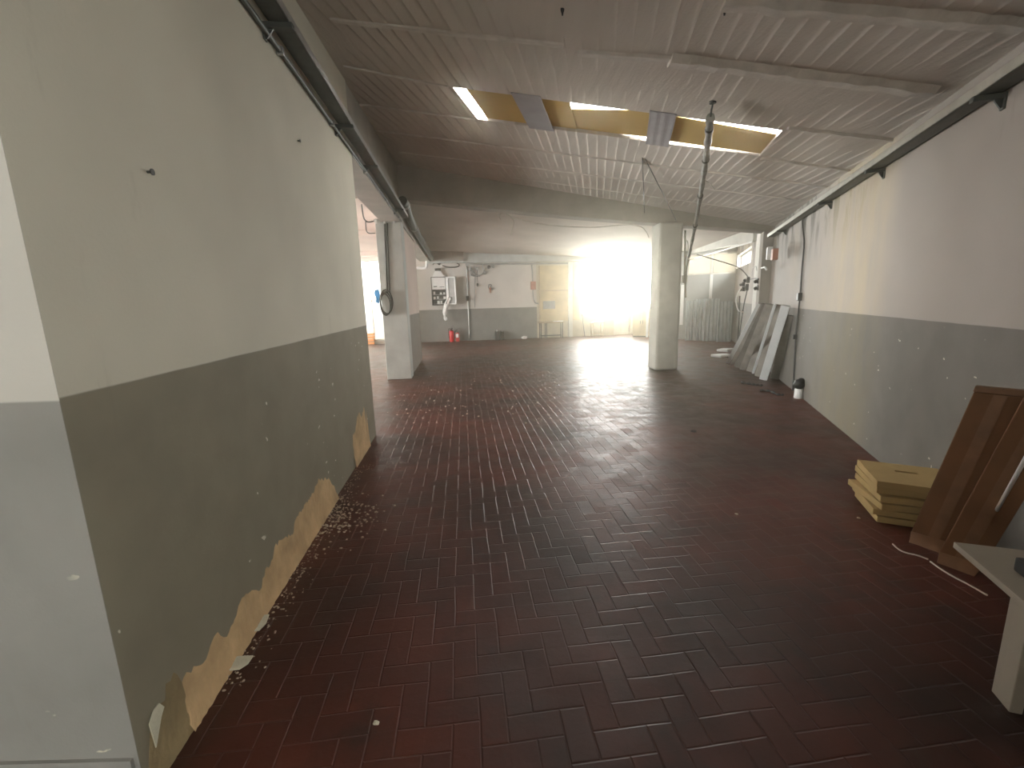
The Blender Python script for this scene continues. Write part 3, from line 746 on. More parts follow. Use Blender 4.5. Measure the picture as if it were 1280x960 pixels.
bm = BM(); hexa(bm, [FF.p(tu - .26, .16, tz), FF.p(tu + .26, .16, tz), FF.p(tu + .26, 0, tz), FF.p(tu - .26, 0, tz), FF.p(tu - .11, .13, tz + .24), FF.p(tu + .11, .13, tz + .24), FF.p(tu + .11, 0, tz + .24), FF.p(tu - .11, 0, tz + .24)])
link('cable_hood', bm, m_white, e)
bm = BM(); fbox(bm, FF, tu - .12, tu + .12, 0, .14, tz + .24, tz + .34, .01); link('hood_collar', bm, m_black, e)
# white strips of cloth over the open panel edge
e = empty('white_cloth', fp(557, 372, .28), 'white twisted cloth strips hanging from the open electrical panel', 'cloth')
for k, (pl, wd_) in enumerate(((((561, 371.5), (557, 378), (555, 385), (554, 391)), .03), (((563, 371.5), (560.5, 379), (558.5, 387), (557, 394)), .035), (((559, 380), (556.5, 389), (556, 395), (558, 400.5)), .06))):
    bm = BM(); tube(bm, spline([fp(x, y, .30 + .02 * k) for x, y in pl], 5), [wd_ * (1 + .3 * math.sin(i * 1.1)) for i in range((len(pl) - 1) * 5 + 1)], 7); link('strip', bm, m_paper, e)

# fire extinguishers
def extinguisher(u, n, h, r, label, lab):
    e = empty('fire_extinguisher', FF.p(u, n, 0), label, 'fire extinguisher'); c = FF.p(u, n, 0); bz = h * .74
    bm = BM(); lathe(bm, c, [(r * .85, 0), (r, .02), (r, bz * .86), (r * .85, bz * .95), (r * .4, bz)], 20); link('cylinder_body', bm, m_red, e)
    bm = BM(); lathe(bm, c + Vector((0, 0, bz)), [(r * .35, 0), (r * .35, h * .08), (r * .5, h * .09), (r * .5, h * .13)], 12); v = link('valve', bm, m_dmetal, e)
    bm = BM(); t = bz + h * .13
    obox(bm, c + Vector((.02, -.02, t + .02)), (.07, -.02, .012), (.004, .012, 0), (0, 0, .008)); obox(bm, c + Vector((.02, -.02, t + .06)), (.07, -.02, .03), (.004, .012, 0), (0, 0, .008)); link('handle', bm, m_black, v)
    bm = BM(); tube(bm, spline([c + Vector((-.03, 0, t)), c + Vector((-r * 1.2, -.02, t - .04)), c + Vector((-r * 1.25, -.03, t - .2)), c + Vector((-r * 1.15, -.03, h * .25))], 6), .014, 8); link('hose', bm, m_black, e)
    if lab:
        bm = BM(); n_ = 8; a0 = -math.pi / 2 - .7
        ring = [[bm.verts.new(c + Vector((math.cos(a0 + 1.4 * i / n_) * (r + .003), math.sin(a0 + 1.4 * i / n_) * (r + .003), z))) for z in (bz * .45, bz * .85)] for i in range(n_ + 1)]
        for i in range(n_): bm.faces.new((ring[i][0], ring[i + 1][0], ring[i + 1][1], ring[i][1]))
        link('paper_label', bm, m_paper, e)
extinguisher(H(565, 426.5, .25)[0], .25, .66, .10, 'taller red fire extinguisher standing by the far wall', False)
extinguisher(H(571.5, 426.5, .22)[0] + .02, .22, .52, .085, 'shorter red fire extinguisher with a white label', True)
# dark canisters
for px, w_, h_, lab, cap in ((621.5, .085, .42, 'dark canister standing at the foot of the far wall, left of two', True), (628, .075, .40, 'black canister at the foot of the far wall, right of two', False)):
    u, _ = H(px, 424, .2); e = empty('canister', FF.p(u, .2, 0), lab, 'canister')
    bm = BM(); fbox(bm, FF, u - w_, u + w_, .08, .30, 0, h_ * .86, .02); link('container_body', bm, m_dgrey if cap else m_black, e)
    bm = BM(); lathe(bm, FF.p(u, .2, h_ * .85), [(.03, 0), (.03, .03), (.038, .03), (.038, .07)], 12); link('cap', bm, m_white if cap else m_grey, e)
    bm = BM(); tube(bm, [FF.p(u - .05, .12, h_ * .85), FF.p(u - .05, .12, h_ * .98), FF.p(u + .05, .12, h_ * .98), FF.p(u + .05, .12, h_ * .85)], .01, 6); link('handle', bm, m_black, e)

def crumple(name, c, s, mat, label, cat, seed):
    rnd = random.Random(seed); bm = BM(); bmesh.ops.create_icosphere(bm, subdivisions=3, radius=1)
    for v in bm.verts:
        k = 1 + .28 * math.sin(v.co.x * 7 + seed) * math.cos(v.co.y * 6) + rnd.uniform(-.10, .10)
        v.co = Vector((v.co.x * s[0] * k, v.co.y * s[1] * k, max(0, (v.co.z * .9 + .75)) * s[2] * k)) + Vector(c)
    return tag(link(name, bm, mat), label, cat)
u, _ = H(655.5, 422, .2); crumple('crumpled_paper', FF.p(u, .2, 0), (.12, .08, .07), m_paper, 'crumpled white paper lying by the far wall', 'paper', 3)

# pipes and boxes along the far wall
def pipe_thing(name, label, cat, pts, r, mat, boxes=()):
    e = empty(name, fp(*pts[-1], .03), label, cat); bm = BM(); tube(bm, spline([fp(x, y, .04) for x, y in pts], 4), r, 8); link('pipe', bm, mat, e)
    for bx, by, w_, h_, m_ in boxes:
        u, z = H(bx, by, .04); bm = BM(); fbox(bm, FF, u - w_, u + w_, 0, .1, z - h_, z + h_, .012); link('junction_box', bm, m_, e)
    return e
pipe_thing('wall_pipe', 'grey vertical pipe with dark switch on the far wall', 'pipe', ((583, 331), (584, 350), (585, 375), (586, 400), (587, 423)), .026, m_metal, ((584.5, 373, .06, .1, m_black),))
pipe_thing('wall_pipe', 'thin vertical line running down the far wall from the ceiling', 'pipe', ((592, 318), (593, 345), (593.5, 384)), .010, m_grey)
pipe_thing('head_pipe', 'grey horizontal pipe along the top of the far wall', 'pipe', ((582, 331), (620, 330), (665, 329.5), (722, 328.5)), .035, m_grey)
pipe_thing('socket_conduit', 'dull red switch box with grey conduit on the far wall', 'switch box', ((664.5, 331), (665.5, 340), (666, 357), (667, 372), (669, 378), (673, 379.5)), .03, m_grey, ((666.5, 357, .11, .17, m_rust),))
e = pipe_thing('cable_loop', 'black cable loops above the electrical panel', 'cable', ((541, 331), (545, 327), (549, 331), (552, 325), (558, 323.5), (566, 326), (574, 331), (570, 334), (560, 334), (553, 332)), .018, m_black)
bm = BM(); u, z = H(556.5, 327.5, .05); slab(bm, [FF.p(u - .05, .05, z - .05), FF.p(u + .05, .05, z - .05), FF.p(u, .05, z + .07)], FF.n * .03); link('warning_triangle', bm, m_black, e)
e = empty('pipe_manifold', fp(597, 338), 'cluster of small grey pipes and valves high on the far wall', 'valves')
bm = BM()
for pl in (((588, 333), (592, 341), (598, 344), (603, 342), (606, 335)), ((590, 338), (588, 343), (594, 345.5), (600, 345)), ((603, 331), (604, 338), (607, 341))): tube(bm, spline([fp(x, y, .06) for x, y in pl], 5), .022, 7)
link('pipework', bm, m_grey, e)
for x, y in ((588, 337), (596, 336), (606, 341), (611, 334), (616, 333)):
    bm = BM(); lathe(bm, fp(x, y, .012), [(.03, 0), (.05, .05), (.07, .07), (.07, .09), (.03, .1)], 12, FF.n); link('valve', bm, m_dgrey if x % 2 else m_grey, e)
e = empty('pendant_switch', fp(597, 356), 'black pendant switch hanging on a cord from the valves', 'switch')
bm = BM(); tube(bm, [fp(596.5, 338, .09), fp(596.8, 355, .09)], .01, 6); link('cord', bm, m_black, e)
bm = BM(); a = fp(597, 358.5, .09); lathe(bm, a, [(.02, 0), (.04, .03), (.045, .1), (.02, .14)], 10); link('switch_body', bm, m_black, e)
e = empty('hanging_hook', fp(613, 366, .05), 'dark ring with tapered hook hanging alone on the far wall', 'hook')
bm = BM(); c = fp(612.7, 358.5, .05); tube(bm, [c + FF.u * .075 * math.cos(a_) + FF.z * .11 * math.sin(a_) for a_ in [i * math.pi / 10 for i in range(21)]], .012, 6, False); link('ring', bm, m_dgrey, e)
bm = BM(); lathe(bm, fp(613, 366.5, .05), [(.012, 0), (.03, .04), (.05, .2), (.035, .24)], 10); link('shank', bm, m_rust, e)

# yellowed plywood, bench, stool, cabinet
u0, z1 = H(673, 332.5); u1, z0 = H(724, 402)
e = empty('plywood_sheet', FF.p((u0 + u1) / 2, 0, z0), 'yellowed plywood sheet fixed to the far wall left of the window', 'plywood')
bm = BM(); fbox(bm, FF, u0, u1, .005, .03, .72, 3.08, .003); link('panel_sheet', bm, m_ply, e)
bm = BM(); fbox(bm, FF, u0, u1, .03, .05, 2.0, 2.05); fbox(bm, FF, u0, u0 + .05, .03, .05, .72, 3.08); link('batten', bm, m_wood, e)
u0, z1 = H(679, 376.5, .1); u1, z0 = H(694, 386, .1)
bm = BM(); fbox(bm, FF, u0, u1, .05, .09, z0, z1, .004); tag(link('grey_board', bm, m_grey), 'small grey board fixed over the yellowed plywood', 'board')
bm = BM(); u, _ = H(712.5, 400); fbox(bm, FF, u - .09, u + .09, 0, .12, 0, 3.2, .01); link('trim_34', bm, m_colw, kind='structure')
def bench(u0, u1, n0, n1, h, label, cat, mat_top, mat_leg, xs_):
    e = empty(cat, FF.p((u0 + u1) / 2, (n0 + n1) / 2, 0), label, cat)
    bm = BM(); fbox(bm, FF, u0, u1, n0, n1, h - .035, h, .006); link('bench_top', bm, mat_top, e)
    for u in xs_:
        for n in (n0 + .05, n1 - .05):
            bm = BM(); tube(bm, [FF.p(u, n, 0), FF.p(u, n, h - .035)], .02, 8); link('leg', bm, mat_leg, e)
    bm = BM()
    for n in (n0 + .05, n1 - .05): tube(bm, [FF.p(xs_[0], n, .12), FF.p(xs_[-1], n, .12)], .014, 8)
    link('stretcher', bm, mat_leg, e)
    return e
bu0, _ = H(674, 403, .5); bu1, _ = H(706, 403, .5)
bench(bu0, bu1, .14, .55, .70, 'low bench on thin metal legs below the yellowed plywood', 'bench', m_wood, m_dmetal, [bu0 + .08, bu0 + .32, bu1 - .1])
def papers(c, ux, uy, lab):
    e = empty('paper_stack', c, lab, 'papers')
    for k in range(3):
        a = random.uniform(-.3, .3); X = (ux * math.cos(a) + uy * math.sin(a)); Y = (uy * math.cos(a) - ux * math.sin(a)); bm = BM()
        obox(bm, Vector(c) + Vector((.03 * k, .01 * k, .008 + k * .013)), X * .19, Y * .14, (0, 0, .006)); link('sheet', bm, m_paper, e)
papers(FF.p(bu1 - .28, .35, .70), FF.u, FF.n, 'white papers lying on the low bench')
su0, _ = H(740, 403, .5); su1, _ = H(755, 403, .5)
bench(su0, su1, .18, .58, .62, 'small stool standing under the bright window', 'stool', m_wood, m_wood, [su0 + .05, su1 - .05])
papers(FF.p((su0 + su1) / 2, .38, .62), FF.u, FF.n, 'white papers lying on the small stool')
bm = BM(); tube(bm, [fp(731, 420.5, .3), fp(727.5, 392, .02)], .014, 8); tag(link('thin_rod', bm, m_dgrey), 'thin rod leaning against the wall under the window', 'rod')
ca, cb_ = on_z(790.5, 421.2), on_z(813, 421.6); fcab = mkframe((ca.x, ca.y, 0), cb_ - ca, Vector(((cb_ - ca).y, -(cb_ - ca).x, 0)))
cw = (cb_ - ca).length; e = empty('cabinet', fcab.p(cw / 2, -.2, 0), 'plain tan cabinet standing by the far window beside the central column', 'cabinet')
bm = BM(); fbox(bm, fcab, 0, cw, -.42, -.02, .05, 1.12); link('cabinet_body', bm, m_ply, e)
for k in (0, 1):
    bm = BM(); fbox(bm, fcab, .01 + k * cw / 2, cw / 2 - .01 + k * cw / 2, -.02, 0, .07, 1.10, .004); d = link('door', bm, m_ply, e)
    bm = BM(); tube(bm, [fcab.p(cw / 2 + (.05 if k else -.05), .02, .55), fcab.p(cw / 2 + (.05 if k else -.05), .02, .70)], .01, 6); link('handle', bm, m_dmetal, d)
bm = BM(); fbox(bm, fcab, .02, cw - .02, -.40, -.04, 0, .05); link('plinth', bm, m_dgrey, e)
bm = BM(); a = fcab.p(cw * .83, .05, 0); obox(bm, a + Vector((0, 0, .62)), fcab.u * .05, fcab.n * .012 + Vector((0, 0, .0)), Vector((0, 0, .62)), .003); tag(link('white_plank', bm, m_plankw), 'narrow white plank standing upright against the tan cabinet', 'plank')

# ------------------------------------------------------------------ alcove side: corrugated sheets, planks, sockets
cpx = [((856, 869), 424.5, 376, 'leftmost'), ((867.5, 880), 425.2, 374, 'second from left'), ((878, 897), 426.0, 373.5, 'third from left'), ((895, 913), 429.0, 377, 'rightmost')]
for k, ((xa, xb), yb, yt, which) in enumerate(cpx):
    A, B = on_z(xa, yb), on_z(xb, yb + .3); yy = (16.35, 16.2, 15.95, 15.55)[k]
    A = Vector((A.x * yy / A.y, yy, 0)); B = Vector((B.x * yy / B.y, yy, 0))
    ht = on_y(xa, yt, A.y + .2).z; lean = Vector((.03, .08, 0)); n = 40; bm = BM(); prev = None; nrm = Vector((0, -1, .1)).normalized()
    for i in range(n + 1):
        t = i / n; o = nrm * .03 * math.sin(t * 2 * math.pi * 4)
        ring = [bm.verts.new(v) for v in (A.lerp(B, t) + o, A.lerp(B, t) + o + lean + Vector((0, 0, ht)), A.lerp(B, t) + o + lean + Vector((0, 0, ht)) + nrm * .005, A.lerp(B, t) + o + nrm * .005)]
        if prev:
            for q in range(4): bm.faces.new((prev[q], prev[(q + 1) % 4], ring[(q + 1) % 4], ring[q]))
        else: bm.faces.new(ring[::-1])
        prev = ring
    bm.faces.new(prev); tag(link('corrugated_sheet', bm, m_corr), 'pale corrugated sheet leaning on the alcove partition, ' + which + ' of four', 'corrugated sheet', 'corrugated sheets in the alcove')

def plank(pb, pt, wd, th, mat, label, dir_=None, off=.04):
    a = on_z(*pb); u, z = FR.hit(*pt, off); b = FR.p(u, off, z); a = Vector((a.x, a.y, 0))
    d = (b - a).normalized(); hv = (-FR.n * .9 - FR.u * .35).normalized(); side = (hv - d * hv.dot(d)).normalized(); nn = d.cross(side)
    bm = BM(); obox(bm, (a + b) / 2 + Vector((0, 0, .012)), side * wd / 2, nn * th / 2, d * (b - a).length / 2, .004)
    return tag(link('plank', bm, mat), label, 'plank', 'planks leaning beside the right pillar')
PL = [((909.5, 454.5), (949, 381), .085, .03, m_plankw, 'white-edged plank at the far left end of the leaning row'),
      ((914.5, 456.5), (953.5, 381), .075, .03, m_plank, 'narrow pale plank second from the left in the leaning row'),
      ((921, 459.5), (957, 381), .12, .03, m_plankd, 'dark plank third from the left in the leaning row'),
      ((928, 462.5), (961, 381), .125, .035, m_plank, 'wide weathered grey plank fourth in the leaning row'),
      ((936.5, 465), (966, 381), .115, .035, m_plank, 'wide weathered grey plank at the middle of the leaning row'),
      ((941.5, 467), (968.5, 382), .05, .05, m_plankw, 'thin white batten leaning between the grey planks'),
      ((946.5, 471), (974, 381.5), .10, .04, m_plank, 'grey plank just left of the bright white board'),
      ((954, 475), (982, 383), .135, .05, m_plankw, 'bright white board leaning nearest of the row'),
      ((968, 474), (986, 395), .14, .03, m_plankd, 'dark board added for the shadowed gap behind the bright white board')]  # last board is added: its dark colour stands in for the gap's shadow
for k, (pb, pt, wd, th, mt, lab) in enumerate(PL): plank(pb, pt, wd, th, mt, lab, off=(.30, .28, .24, .29, .11, .26, .10, .15, .08)[k])

for (px, py, w_, h_, mt, lab) in ((970, 318, .09, .10, m_rust, 'rust red box on the dark right pillar'), (963.5, 316.5, .05, .12, m_white, 'white box on the dark right pillar next to the rust red box')):
    u, z = FR.hit(px, py, .22); bm = BM(); fbox(bm, FR, u - w_, u + w_, .195, .29, z - h_, z + h_, .012)
    e = tag(link('wall_box', bm, mt), lab, 'box')
e = None
u, z = FR.hit(933, 356, .16); e = empty('socket_cluster', FR.p(u, .14, z), 'dark industrial sockets and cables on the white pillar', 'sockets')
for px, py, s, m_ in ((935.5, 350, .07, m_dgrey), (934, 359, .08, m_dgrey), (930, 355, .05, m_dgrey), (930.5, 361.5, .05, m_black), (949.5, 351, .055, m_dgrey), (949.5, 359.5, .055, m_dgrey)):
    u, z = FR.hit(px, py, .17); bm = BM(); fbox(bm, FR, u - s, u + s, .141, .22, z - s * 1.1, z + s * 1.1, .012); b_ = link('socket_box', bm, m_, e)
    bm = BM(); lathe(bm, FR.p(u, .22, z), [(s * .7, 0), (s * .7, .05), (s * .5, .07)], 12, FR.n + Vector((0, 0, -.5))); link('plug', bm, m_dgrey, b_)
def fr3(px, py, off): u, z = FR.hit(px, py, off); return FR.p(u, off, z)
bm = BM(); tube(bm, spline([fr3(934, 363, .2), fr3(930, 380, .2), fr3(926, 405, .2), fr3(924, 425, .22)], 5), .014, 7); tube(bm, spline([fr3(938, 349, .2), fr3(944, 348, .2), fr3(949, 349, .2)], 5), .012, 7); link('cable', bm, m_dgrey, e)
bm = BM(); tube(bm, spline([fr3(946, 338, .16), fr3(945, 333, .16), fr3(941, 336, .16), fr3(940, 345, .16)], 5), .008, 6); link('wire_loop', bm, m_grey, e)
bm = BM(); tube(bm, spline([on_y(871, 318, 12.5), on_y(895, 325, 12.3), on_y(920, 333, 12.0), on_y(930, 340, 11.9), on_y(936, 348, 11.75)], 6), .014, 7)
tag(link('sagging_cable', bm, m_dgrey), 'dark cable sagging across the bright alcove window to the white pillar', 'cable')
bm = BM(); tube(bm, spline([on_y(x, y, 11.6) for x, y in ((927, 360), (922, 367), (920, 377), (923, 388), (929, 390))], 6), .016, 7)
tag(link('white_cable_loop', bm, m_white), 'white cable hanging in a loop beside the white pillar', 'cable')
bm = BM(); tube(bm, spline([fr3(952, 335, .23), fr3(956, 334, .23), fr3(958, 337, .23)], 5), .02, 8); tag(link('pipe_stub', bm, m_white), 'short white curved pipe stub on the right pillar', 'pipe')
for px, lab in ((924.5, 'thin dark upright pole left of the leaning planks'),):
    a = on_z(922, 432); b = on_y(924.5, 370, a.y + .15); bm = BM(); tube(bm, [Vector((a.x, a.y, 0)), b], .025, 8); tag(link('pole', bm, m_dgrey), lab, 'pole')
# conduit on the right side of the central column
fcx = fc_u = None
e = empty('column_pipe', on_y(857, 352, 9.95), 'pale conduit with small box on the right side of the central column', 'conduit')
bm = BM(); tube(bm, [on_y(856.5, 288, 9.95), on_y(856, 345, 9.95)], .02, 8); tube(bm, spline([on_y(856.5, 300, 9.95), on_y(859.5, 302, 9.95), on_y(860, 312, 9.95), on_y(857, 322, 9.95)], 5), .01, 6); link('pipe', bm, m_cream, e)
bm = BM(); q = on_y(855.5, 349, 9.95); obox(bm, q, (.05, 0, 0), (0, .05, 0), (0, 0, .08), .01); link('junction_box', bm, m_cream, e)

# packets, little canister, floor litter
for k, (px, py, s, rot, z) in enumerate(((902, 446, .22, .4, 0), (906, 442, .20, .7, .07), (913, 438.5, .16, .2, 0))):
    a = on_z(px, py); bm = BM(); X = Vector((math.cos(rot), math.sin(rot), 0)); Y = Vector((-X.y, X.x, 0))
    obox(bm, (a.x, a.y, z + .035), X * s, Y * s * .75, (0, 0, .034), .02)
    for v in bm.verts: v.co.z += (.006 * math.sin(v.co.x * 40) if v.co.z > z + .03 else 0)
    tag(link('wrapped_packet', bm, m_plankw), ('white wrapped packet at the foot of the leaning planks, nearest one', 'white wrapped packet lying on top of another by the planks', 'small white packet farthest back by the planks')[k], 'packet', 'wrapped packets by the planks')
a = on_z(998, 497.5); e = empty('white_canister', (a.x, a.y, 0), 'small white canister topped with a black bulb against the right wall', 'canister')
bm = BM(); lathe(bm, (a.x, a.y, 0), [(.062, 0), (.066, .01), (.058, .14), (.05, .15)], 18); link('container_body', bm, m_white, e)
bm = BM(); bmesh.ops.create_icosphere(bm, subdivisions=3, radius=1)
for v in bm.verts:
    k = 1 + .15 * math.sin(v.co.x * 5) * math.cos(v.co.z * 6 + 1); v.co = Vector((a.x + v.co.x * .085 * k, a.y + v.co.y * .08 * k, .225 + v.co.z * .085 * k))
for f in bm.faces: f.smooth = True
link('black_bulb', bm, m_black, e)

# ------------------------------------------------------------------ near right: boards, cartons, rod, table
a = on_z(1094, 651); X = Vector((.27, -.13, 0)).normalized(); Y = Vector((.17, .44, 0)).normalized()
def board(k):
    rr = random.Random(40 + k); z = .004 + k * .051; rot = rr.uniform(-.10, .10) + (.12 if k in (2, 3) else 0)
    sx, sy = rr.uniform(-.03, .005), rr.uniform(-.03, .0)
    x = X * math.cos(rot) + Y * math.sin(rot); y = Y * math.cos(rot) - X * math.sin(rot); c = Vector((a.x, a.y, 0)) + X * (.235 + sx) + Y * (.225 + sy) + Vector((0, 0, z + .022))
    bm = BM()
    if k < 5: obox(bm, c, x * .235, y * .225, (0, 0, .0225), .005)
    else:
        # top board with a slot cut through it
        q = lambda s, t, zz: c + x * s + y * t + Vector((0, 0, zz))
        for s0, s1, t0, t1 in ((-.235, .235, -.225, .03), (-.235, .235, .065, .225), (-.235, -.06, .03, .065), (.07, .235, .03, .065)):
            hexa(bm, [q(s0, t0, -.022), q(s1, t0, -.022), q(s1, t1, -.022), q(s0, t1, -.022), q(s0, t0, .022), q(s1, t0, .022), q(s1, t1, .022), q(s0, t1, .022)])
    return link('insulation_board', bm, m_board)
nm = ['bottom board of the yellow stack on the floor', 'second yellow board up from the floor in the stack', 'third yellow board up from the floor in the stack', 'fourth yellow board up from the floor in the stack', 'yellow board just below the top of the stack', 'topmost yellow board of the stack with a slot cut in it']
for k in range(6): tag(board(k), nm[k], 'board', 'yellow boards stacked on the floor')

def carton(BL, BR, TL, dep, label, flap):
    BL, BR, TL = Vector(BL), Vector(BR), Vector(TL); e = empty('cardboard_carton', (BL + BR) / 2, label, 'cardboard box')
    s = (BR - BL); d = TL - BL; n = s.cross(d).normalized()
    if n.dot(Vector((-1, -1, .2))) > 0: n = -n
    c = BL + s / 2 + d / 2 + n * dep / 2
    bm = BM(); obox(bm, c, s / 2, n * dep / 2, d / 2, .006)
    link('carton_body', bm, m_card, e)
    dn = d.normalized(); sn = s.normalized()
    bm = BM(); obox(bm, BL + s * .5 + d * .5 - n * .002, sn * .028, n * .001, d * .495); link('tape_strip', bm, m_tape, e)
    bm = BM(); obox(bm, BL + s * .5 + d * 1.0 + dn * .02 + n * dep * .25, s * .52, n * dep * .35, dn * .018, .004); link('top_flap', bm, m_tape, e)
    if flap:
        bm = BM(); q = BL - n * .004; slab(bm, [q + dn * .02, q + s + dn * .02, q + s * .9 - n * .10 - dn * .02, q + s * .1 - n * .10 - dn * .03], dn * .006); link('bottom_flap', bm, m_tape, e)
    return e
A0 = on_z(1137, 671)
carton((A0.x, A0.y, .02), (A0.x + .13, A0.y - .175, .02), on_y(1217, 490, 2.49), .05, 'brown taped carton leaning on the right wall next to the yellow boards', True)
B0 = on_z(1172, 697)
carton((B0.x, B0.y, .02), (B0.x + .11, B0.y - .15, .02), on_y(1281, 494, 2.17), .05, 'brown carton leaning nearest the white table', True)
r0 = on_z(1219, 688); e = empty('striped_rod', (r0.x, r0.y, 0), 'white rod with a red lower end leaning beside the cartons', 'rod')
r0 = Vector((r0.x, r0.y, .015)); u, z = FR.hit(1280, 577, .30); r1 = FR.p(u, .12, z + .05); r1 = r0 + (on_y(1282, 573, 1.98) - r0) * 1.3
bm = BM(); tube(bm, [r0, r0.lerp(r1, .30)], .010, 10); link('red_end', bm, m_red, e)
bm = BM(); tube(bm, [r0.lerp(r1, .30), r1], .009, 10); link('white_shaft', bm, m_white, e)

TH = .46
T0 = on_z(1192, 677, TH); T1 = on_z(1280, 684, TH); T2 = on_z(1280, 752, TH)
tx = (T1 - T0).normalized(); ty = (T2 - T0).normalized(); tx = (tx - ty * tx.dot(ty)).normalized()
e = empty('low_table', (T0.x + .3, T0.y - .4, 0), 'low white table with a slab leg at the right edge', 'table')
bm = BM(); cT = Vector((T0.x, T0.y, TH - .014)) + tx * .34 + ty * .5; obox(bm, cT, tx * .34, ty * .5, (0, 0, .014), .004); link('table_top', bm, m_wtable, e)
for sx_ in (0, 1):
    for sy_ in (.40, .86):
        q = Vector((T0.x, T0.y, 0)) + tx * (.03 + sx_ * .58) + ty * sy_; bm = BM(); obox(bm, q + Vector((0, 0, (TH - .028) / 2)), tx * .02, ty * .05, (0, 0, (TH - .028) / 2), .004); link('leg', bm, m_wtable, e)
q = on_z(1272, 717, TH) + tx * .12 + ty * .03; bm = BM(); obox(bm, q + Vector((0, 0, .03)), tx * .12, ty * .06, (0, 0, .03), .01); t_ = empty('dark_case', q, 'dark case lying on the low white table', 'case')
link('case_body', bm, m_black, t_); bm = BM(); tube(bm, [q + tx * -.05 - ty * .06 + Vector((0, 0, .03)), q + tx * -.05 - ty * .08 + Vector((0, 0, .03)), q + tx * .05 - ty * .08 + Vector((0, 0, .03)), q + tx * .05 - ty * .06 + Vector((0, 0, .03))], .006, 6); link('handle', bm, m_black, t_)
def floor_cord(pts, r, mat, label):
    bm = BM(); tube(bm, spline([on_z(x, y, r) for x, y in pts], 6), r, 6); tag(link('cord', bm, mat), label, 'cord')
floor_cord(((1116, 680), (1124, 687), (1133, 691), (1146, 694), (1160, 699)), .005, m_rope, 'thin pale cord curling on the floor below the first carton')
floor_cord(((1163, 702), (1177, 712), (1192, 721), (1213, 732), (1234, 744)), .005, m_rope, 'thin pale cord on the floor below the nearest carton')

# ------------------------------------------------------------------ left wall: bare plaster, flakes, dust, nails
def peel(pts, thick, mat, name):
    pl = [FL.hit(*q) for q in pts]
    pl = [(u, max(z, .0)) for u, z in pl]
    us = [u for u, _ in pl]; bm = BM()
    top_ = sorted(pl); n = int((max(us) - min(us)) / .02); rows = []
    rr = random.Random(len(pts))
    for i in range(n + 1):
        u = min(us) + (max(us) - min(us)) * i / n
        for (a, za), (b, zb) in zip(top_, top_[1:]):
            if a <= u <= b + 1e-9: z = za + (zb - za) * (u - a) / max(1e-6, b - a); break
        z = max(.004, z + rr.uniform(-.012, .014)); m = 6
        rows.append([bm.verts.new(FL.p(u + (rr.uniform(-.004, .004) if 0 < i < n else 0), (0.0 if k == m else thick * (.25 + 1.9 * (1 - k / m) ** 2 + rr.uniform(-.2, .2))), z * k / m)) for k in range(m + 1)])
    for a, b in zip(rows, rows[1:]):
        for k in range(6): bm.faces.new((a[k], b[k], b[k + 1], a[k + 1]))
    back = [(bm.verts.new(FL.p(us_, -.01, 0)), bm.verts.new(FL.p(us_, -.01, .01))) for us_ in (min(us), max(us))]
    bm.faces.new((rows[0][0], back[0][0], back[1][0], rows[-1][0])) if False else None
    return link(name, bm, mat, kind='structure')
Z5 = lambda L: [(x / 2, 480 + y / 2) for x, y in L]
peel(Z5([(372, 958), (380, 870), (372, 835), (395, 800), (412, 800), (413, 750), (440, 722), (455, 745), (480, 765), (500, 760)]), .010, m_plaster2, 'trim_40')
peel(Z5([(452, 800), (456, 737), (482, 712), (512, 690), (527, 658), (541, 630), (556, 620), (562, 636), (582, 600), (592, 575), (602, 540), (612, 527), (655, 512), (657, 490), (662, 468), (682, 440), (687, 405), (707, 386), (735, 372), (737, 345), (757, 310), (781, 275), (796, 240), (822, 237), (836, 256)]), .014, m_plaster, 'trim_41')
peel([(441, 556), (441, 545), (444, 540), (446, 524), (449, 514), (452, 522), (455, 508), (457.5, 512), (458.5, 540)], .008, m_plaster, 'trim_42')
def flake(pts, lift, label):
    P0 = [on_z(*q) + FL.n * .035 for q in pts]; bm = BM()
    c = sum(P0, Vector()) / len(P0); lo = [bm.verts.new(Vector((p.x, p.y, .006 + lift * max(0, -(p - c).dot(FL.n) * 8)))) for p in P0]
    hi = [bm.verts.new(v.co + Vector((0, 0, .006))) for v in lo]; n = len(lo); bm.faces.new(lo); bm.faces.new(hi[::-1])
    for i in range(n): bm.faces.new((lo[i], hi[i], hi[(i + 1) % n], lo[(i + 1) % n]))
    return tag(link('paint_flake', bm, m_flake), label, 'paint flake', 'paint flakes fallen from the left wall')
flake(Z5([(548, 728), (556, 698), (580, 690), (614, 686), (600, 706), (578, 720)]), .04, 'large pointed paint flake lying at the foot of the peeling wall')
flake(Z5([(598, 632), (612, 598), (632, 588), (656, 582), (648, 604), (630, 622)]), .05, 'ragged paint flake farther along the foot of the peeling wall')
bm = BM(); pl = [FL.hit(*q) for q in ((184, 906), (188, 888), (196, 879), (201, 884), (199, 896), (191, 935))]
slab(bm, [FL.p(u, .004 + .004 * (i % 2), z) for i, (u, z) in enumerate(pl)], FL.n * .004); tag(link('loose_paint_curl', bm, m_flake), 'curled paint strip peeling off near the pier corner', 'paint flake')
for px, py, lab in ((184, 215, 'nail sticking out of the upper left wall'), (372, 176, 'small nail high on the left wall near the tray')):
    u, z = FL.hit(px, py); bm = BM(); lathe(bm, FL.p(u, -.01, z), [(.005, 0), (.005, .025), (.012, .026), (.012, .03)], 10, FL.n); tag(link('nail', bm, m_dmetal), lab, 'nail')
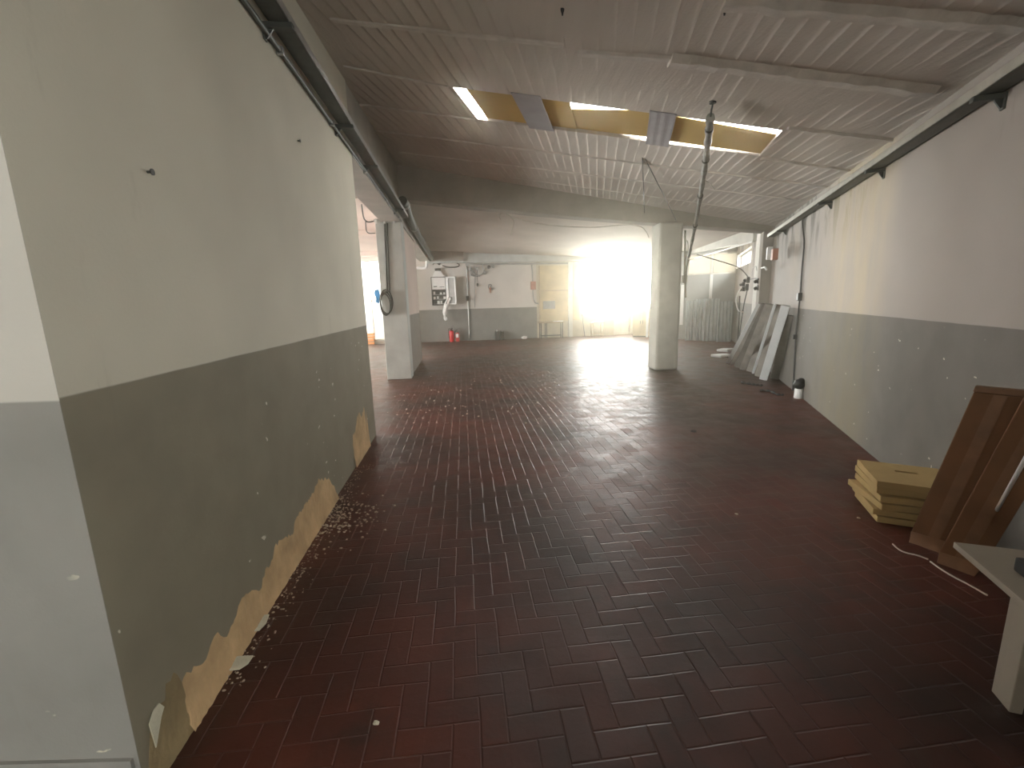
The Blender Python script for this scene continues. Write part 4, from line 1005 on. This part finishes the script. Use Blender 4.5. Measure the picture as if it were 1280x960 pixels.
# plaster dust and crumbs along the skirting
bm = BM(); rr = random.Random(5)
def crumb(p, s):
    b2 = bmesh.new(); bmesh.ops.create_icosphere(b2, subdivisions=1, radius=1)
    for v in b2.verts: v.co = Vector((v.co.x * s * rr.uniform(.6, 1.5), v.co.y * s * rr.uniform(.6, 1.5), v.co.z * s * .5 + s * .35)) + p
    merge(bm, b2)
for _ in range(420):
    u = rr.uniform(1.6, 4.3); n = abs(rr.gauss(0, .07)) + .012
    crumb(FL.p(u, n, 0), rr.uniform(.002, .007))
for _ in range(220):
    u = rr.gauss(3.15, .18); crumb(FL.p(u, abs(rr.gauss(.10, .16)) + .02, 0), rr.uniform(.003, .011))
tag(link('plaster_debris', bm, m_dust), 'plaster crumbs scattered along the foot of the left wall', 'debris', None, 'stuff')
bm = BM()
for _ in range(130):
    q = on_z(rr.uniform(480, 700), rr.uniform(470, 530)); crumb(Vector((q.x, q.y, 0)), rr.uniform(.003, .012))
for px, py in ((867, 540), (921, 643), (1073, 648), (470, 905)): 
    q = on_z(px, py); crumb(Vector((q.x, q.y, 0)), .012)
tag(link('paint_debris', bm, m_flake), 'white paint crumbs scattered on the brick floor near the left column', 'debris', None, 'stuff')
bm = BM(); q = on_z(867.5, 540); crumb(Vector((q.x, q.y, 0)), .035); tag(link('dirt_clod', bm, m_black), 'small dark clod lying alone on the brick floor', 'clod')
for k, pts in enumerate((((927, 478), (938, 480), (946, 481), (953, 482)), ((950, 488), (962, 489), (972, 493), (980, 494)))):
    bm = BM(); tube(bm, spline([on_z(x, y, .012) for x, y in pts], 5), [.02 + .012 * math.sin(i * 1.9) for i in range(16)], 6); tag(link('black_strip', bm, m_black), ('twisted black rubber strip on the floor before the leaning planks, farther one', 'twisted black rubber strip on the floor nearest the white canister')[k], 'rubber strip')

# ------------------------------------------------------------------ added haze volume, standing in for the far window's bloom
bm = BM(); bmesh.ops.create_cube(bm, size=1)
for v in bm.verts: v.co = Vector((v.co.x * 24 - .5, 8.2 + v.co.y * 26, 2.6 + v.co.z * 6.2))
tag(link('bloom_haze', bm, haze_mat(HAZE_D, HAZE_G)), 'added haze filling the hall, standing in for bloom round the far window', 'haze', None, 'stuff')
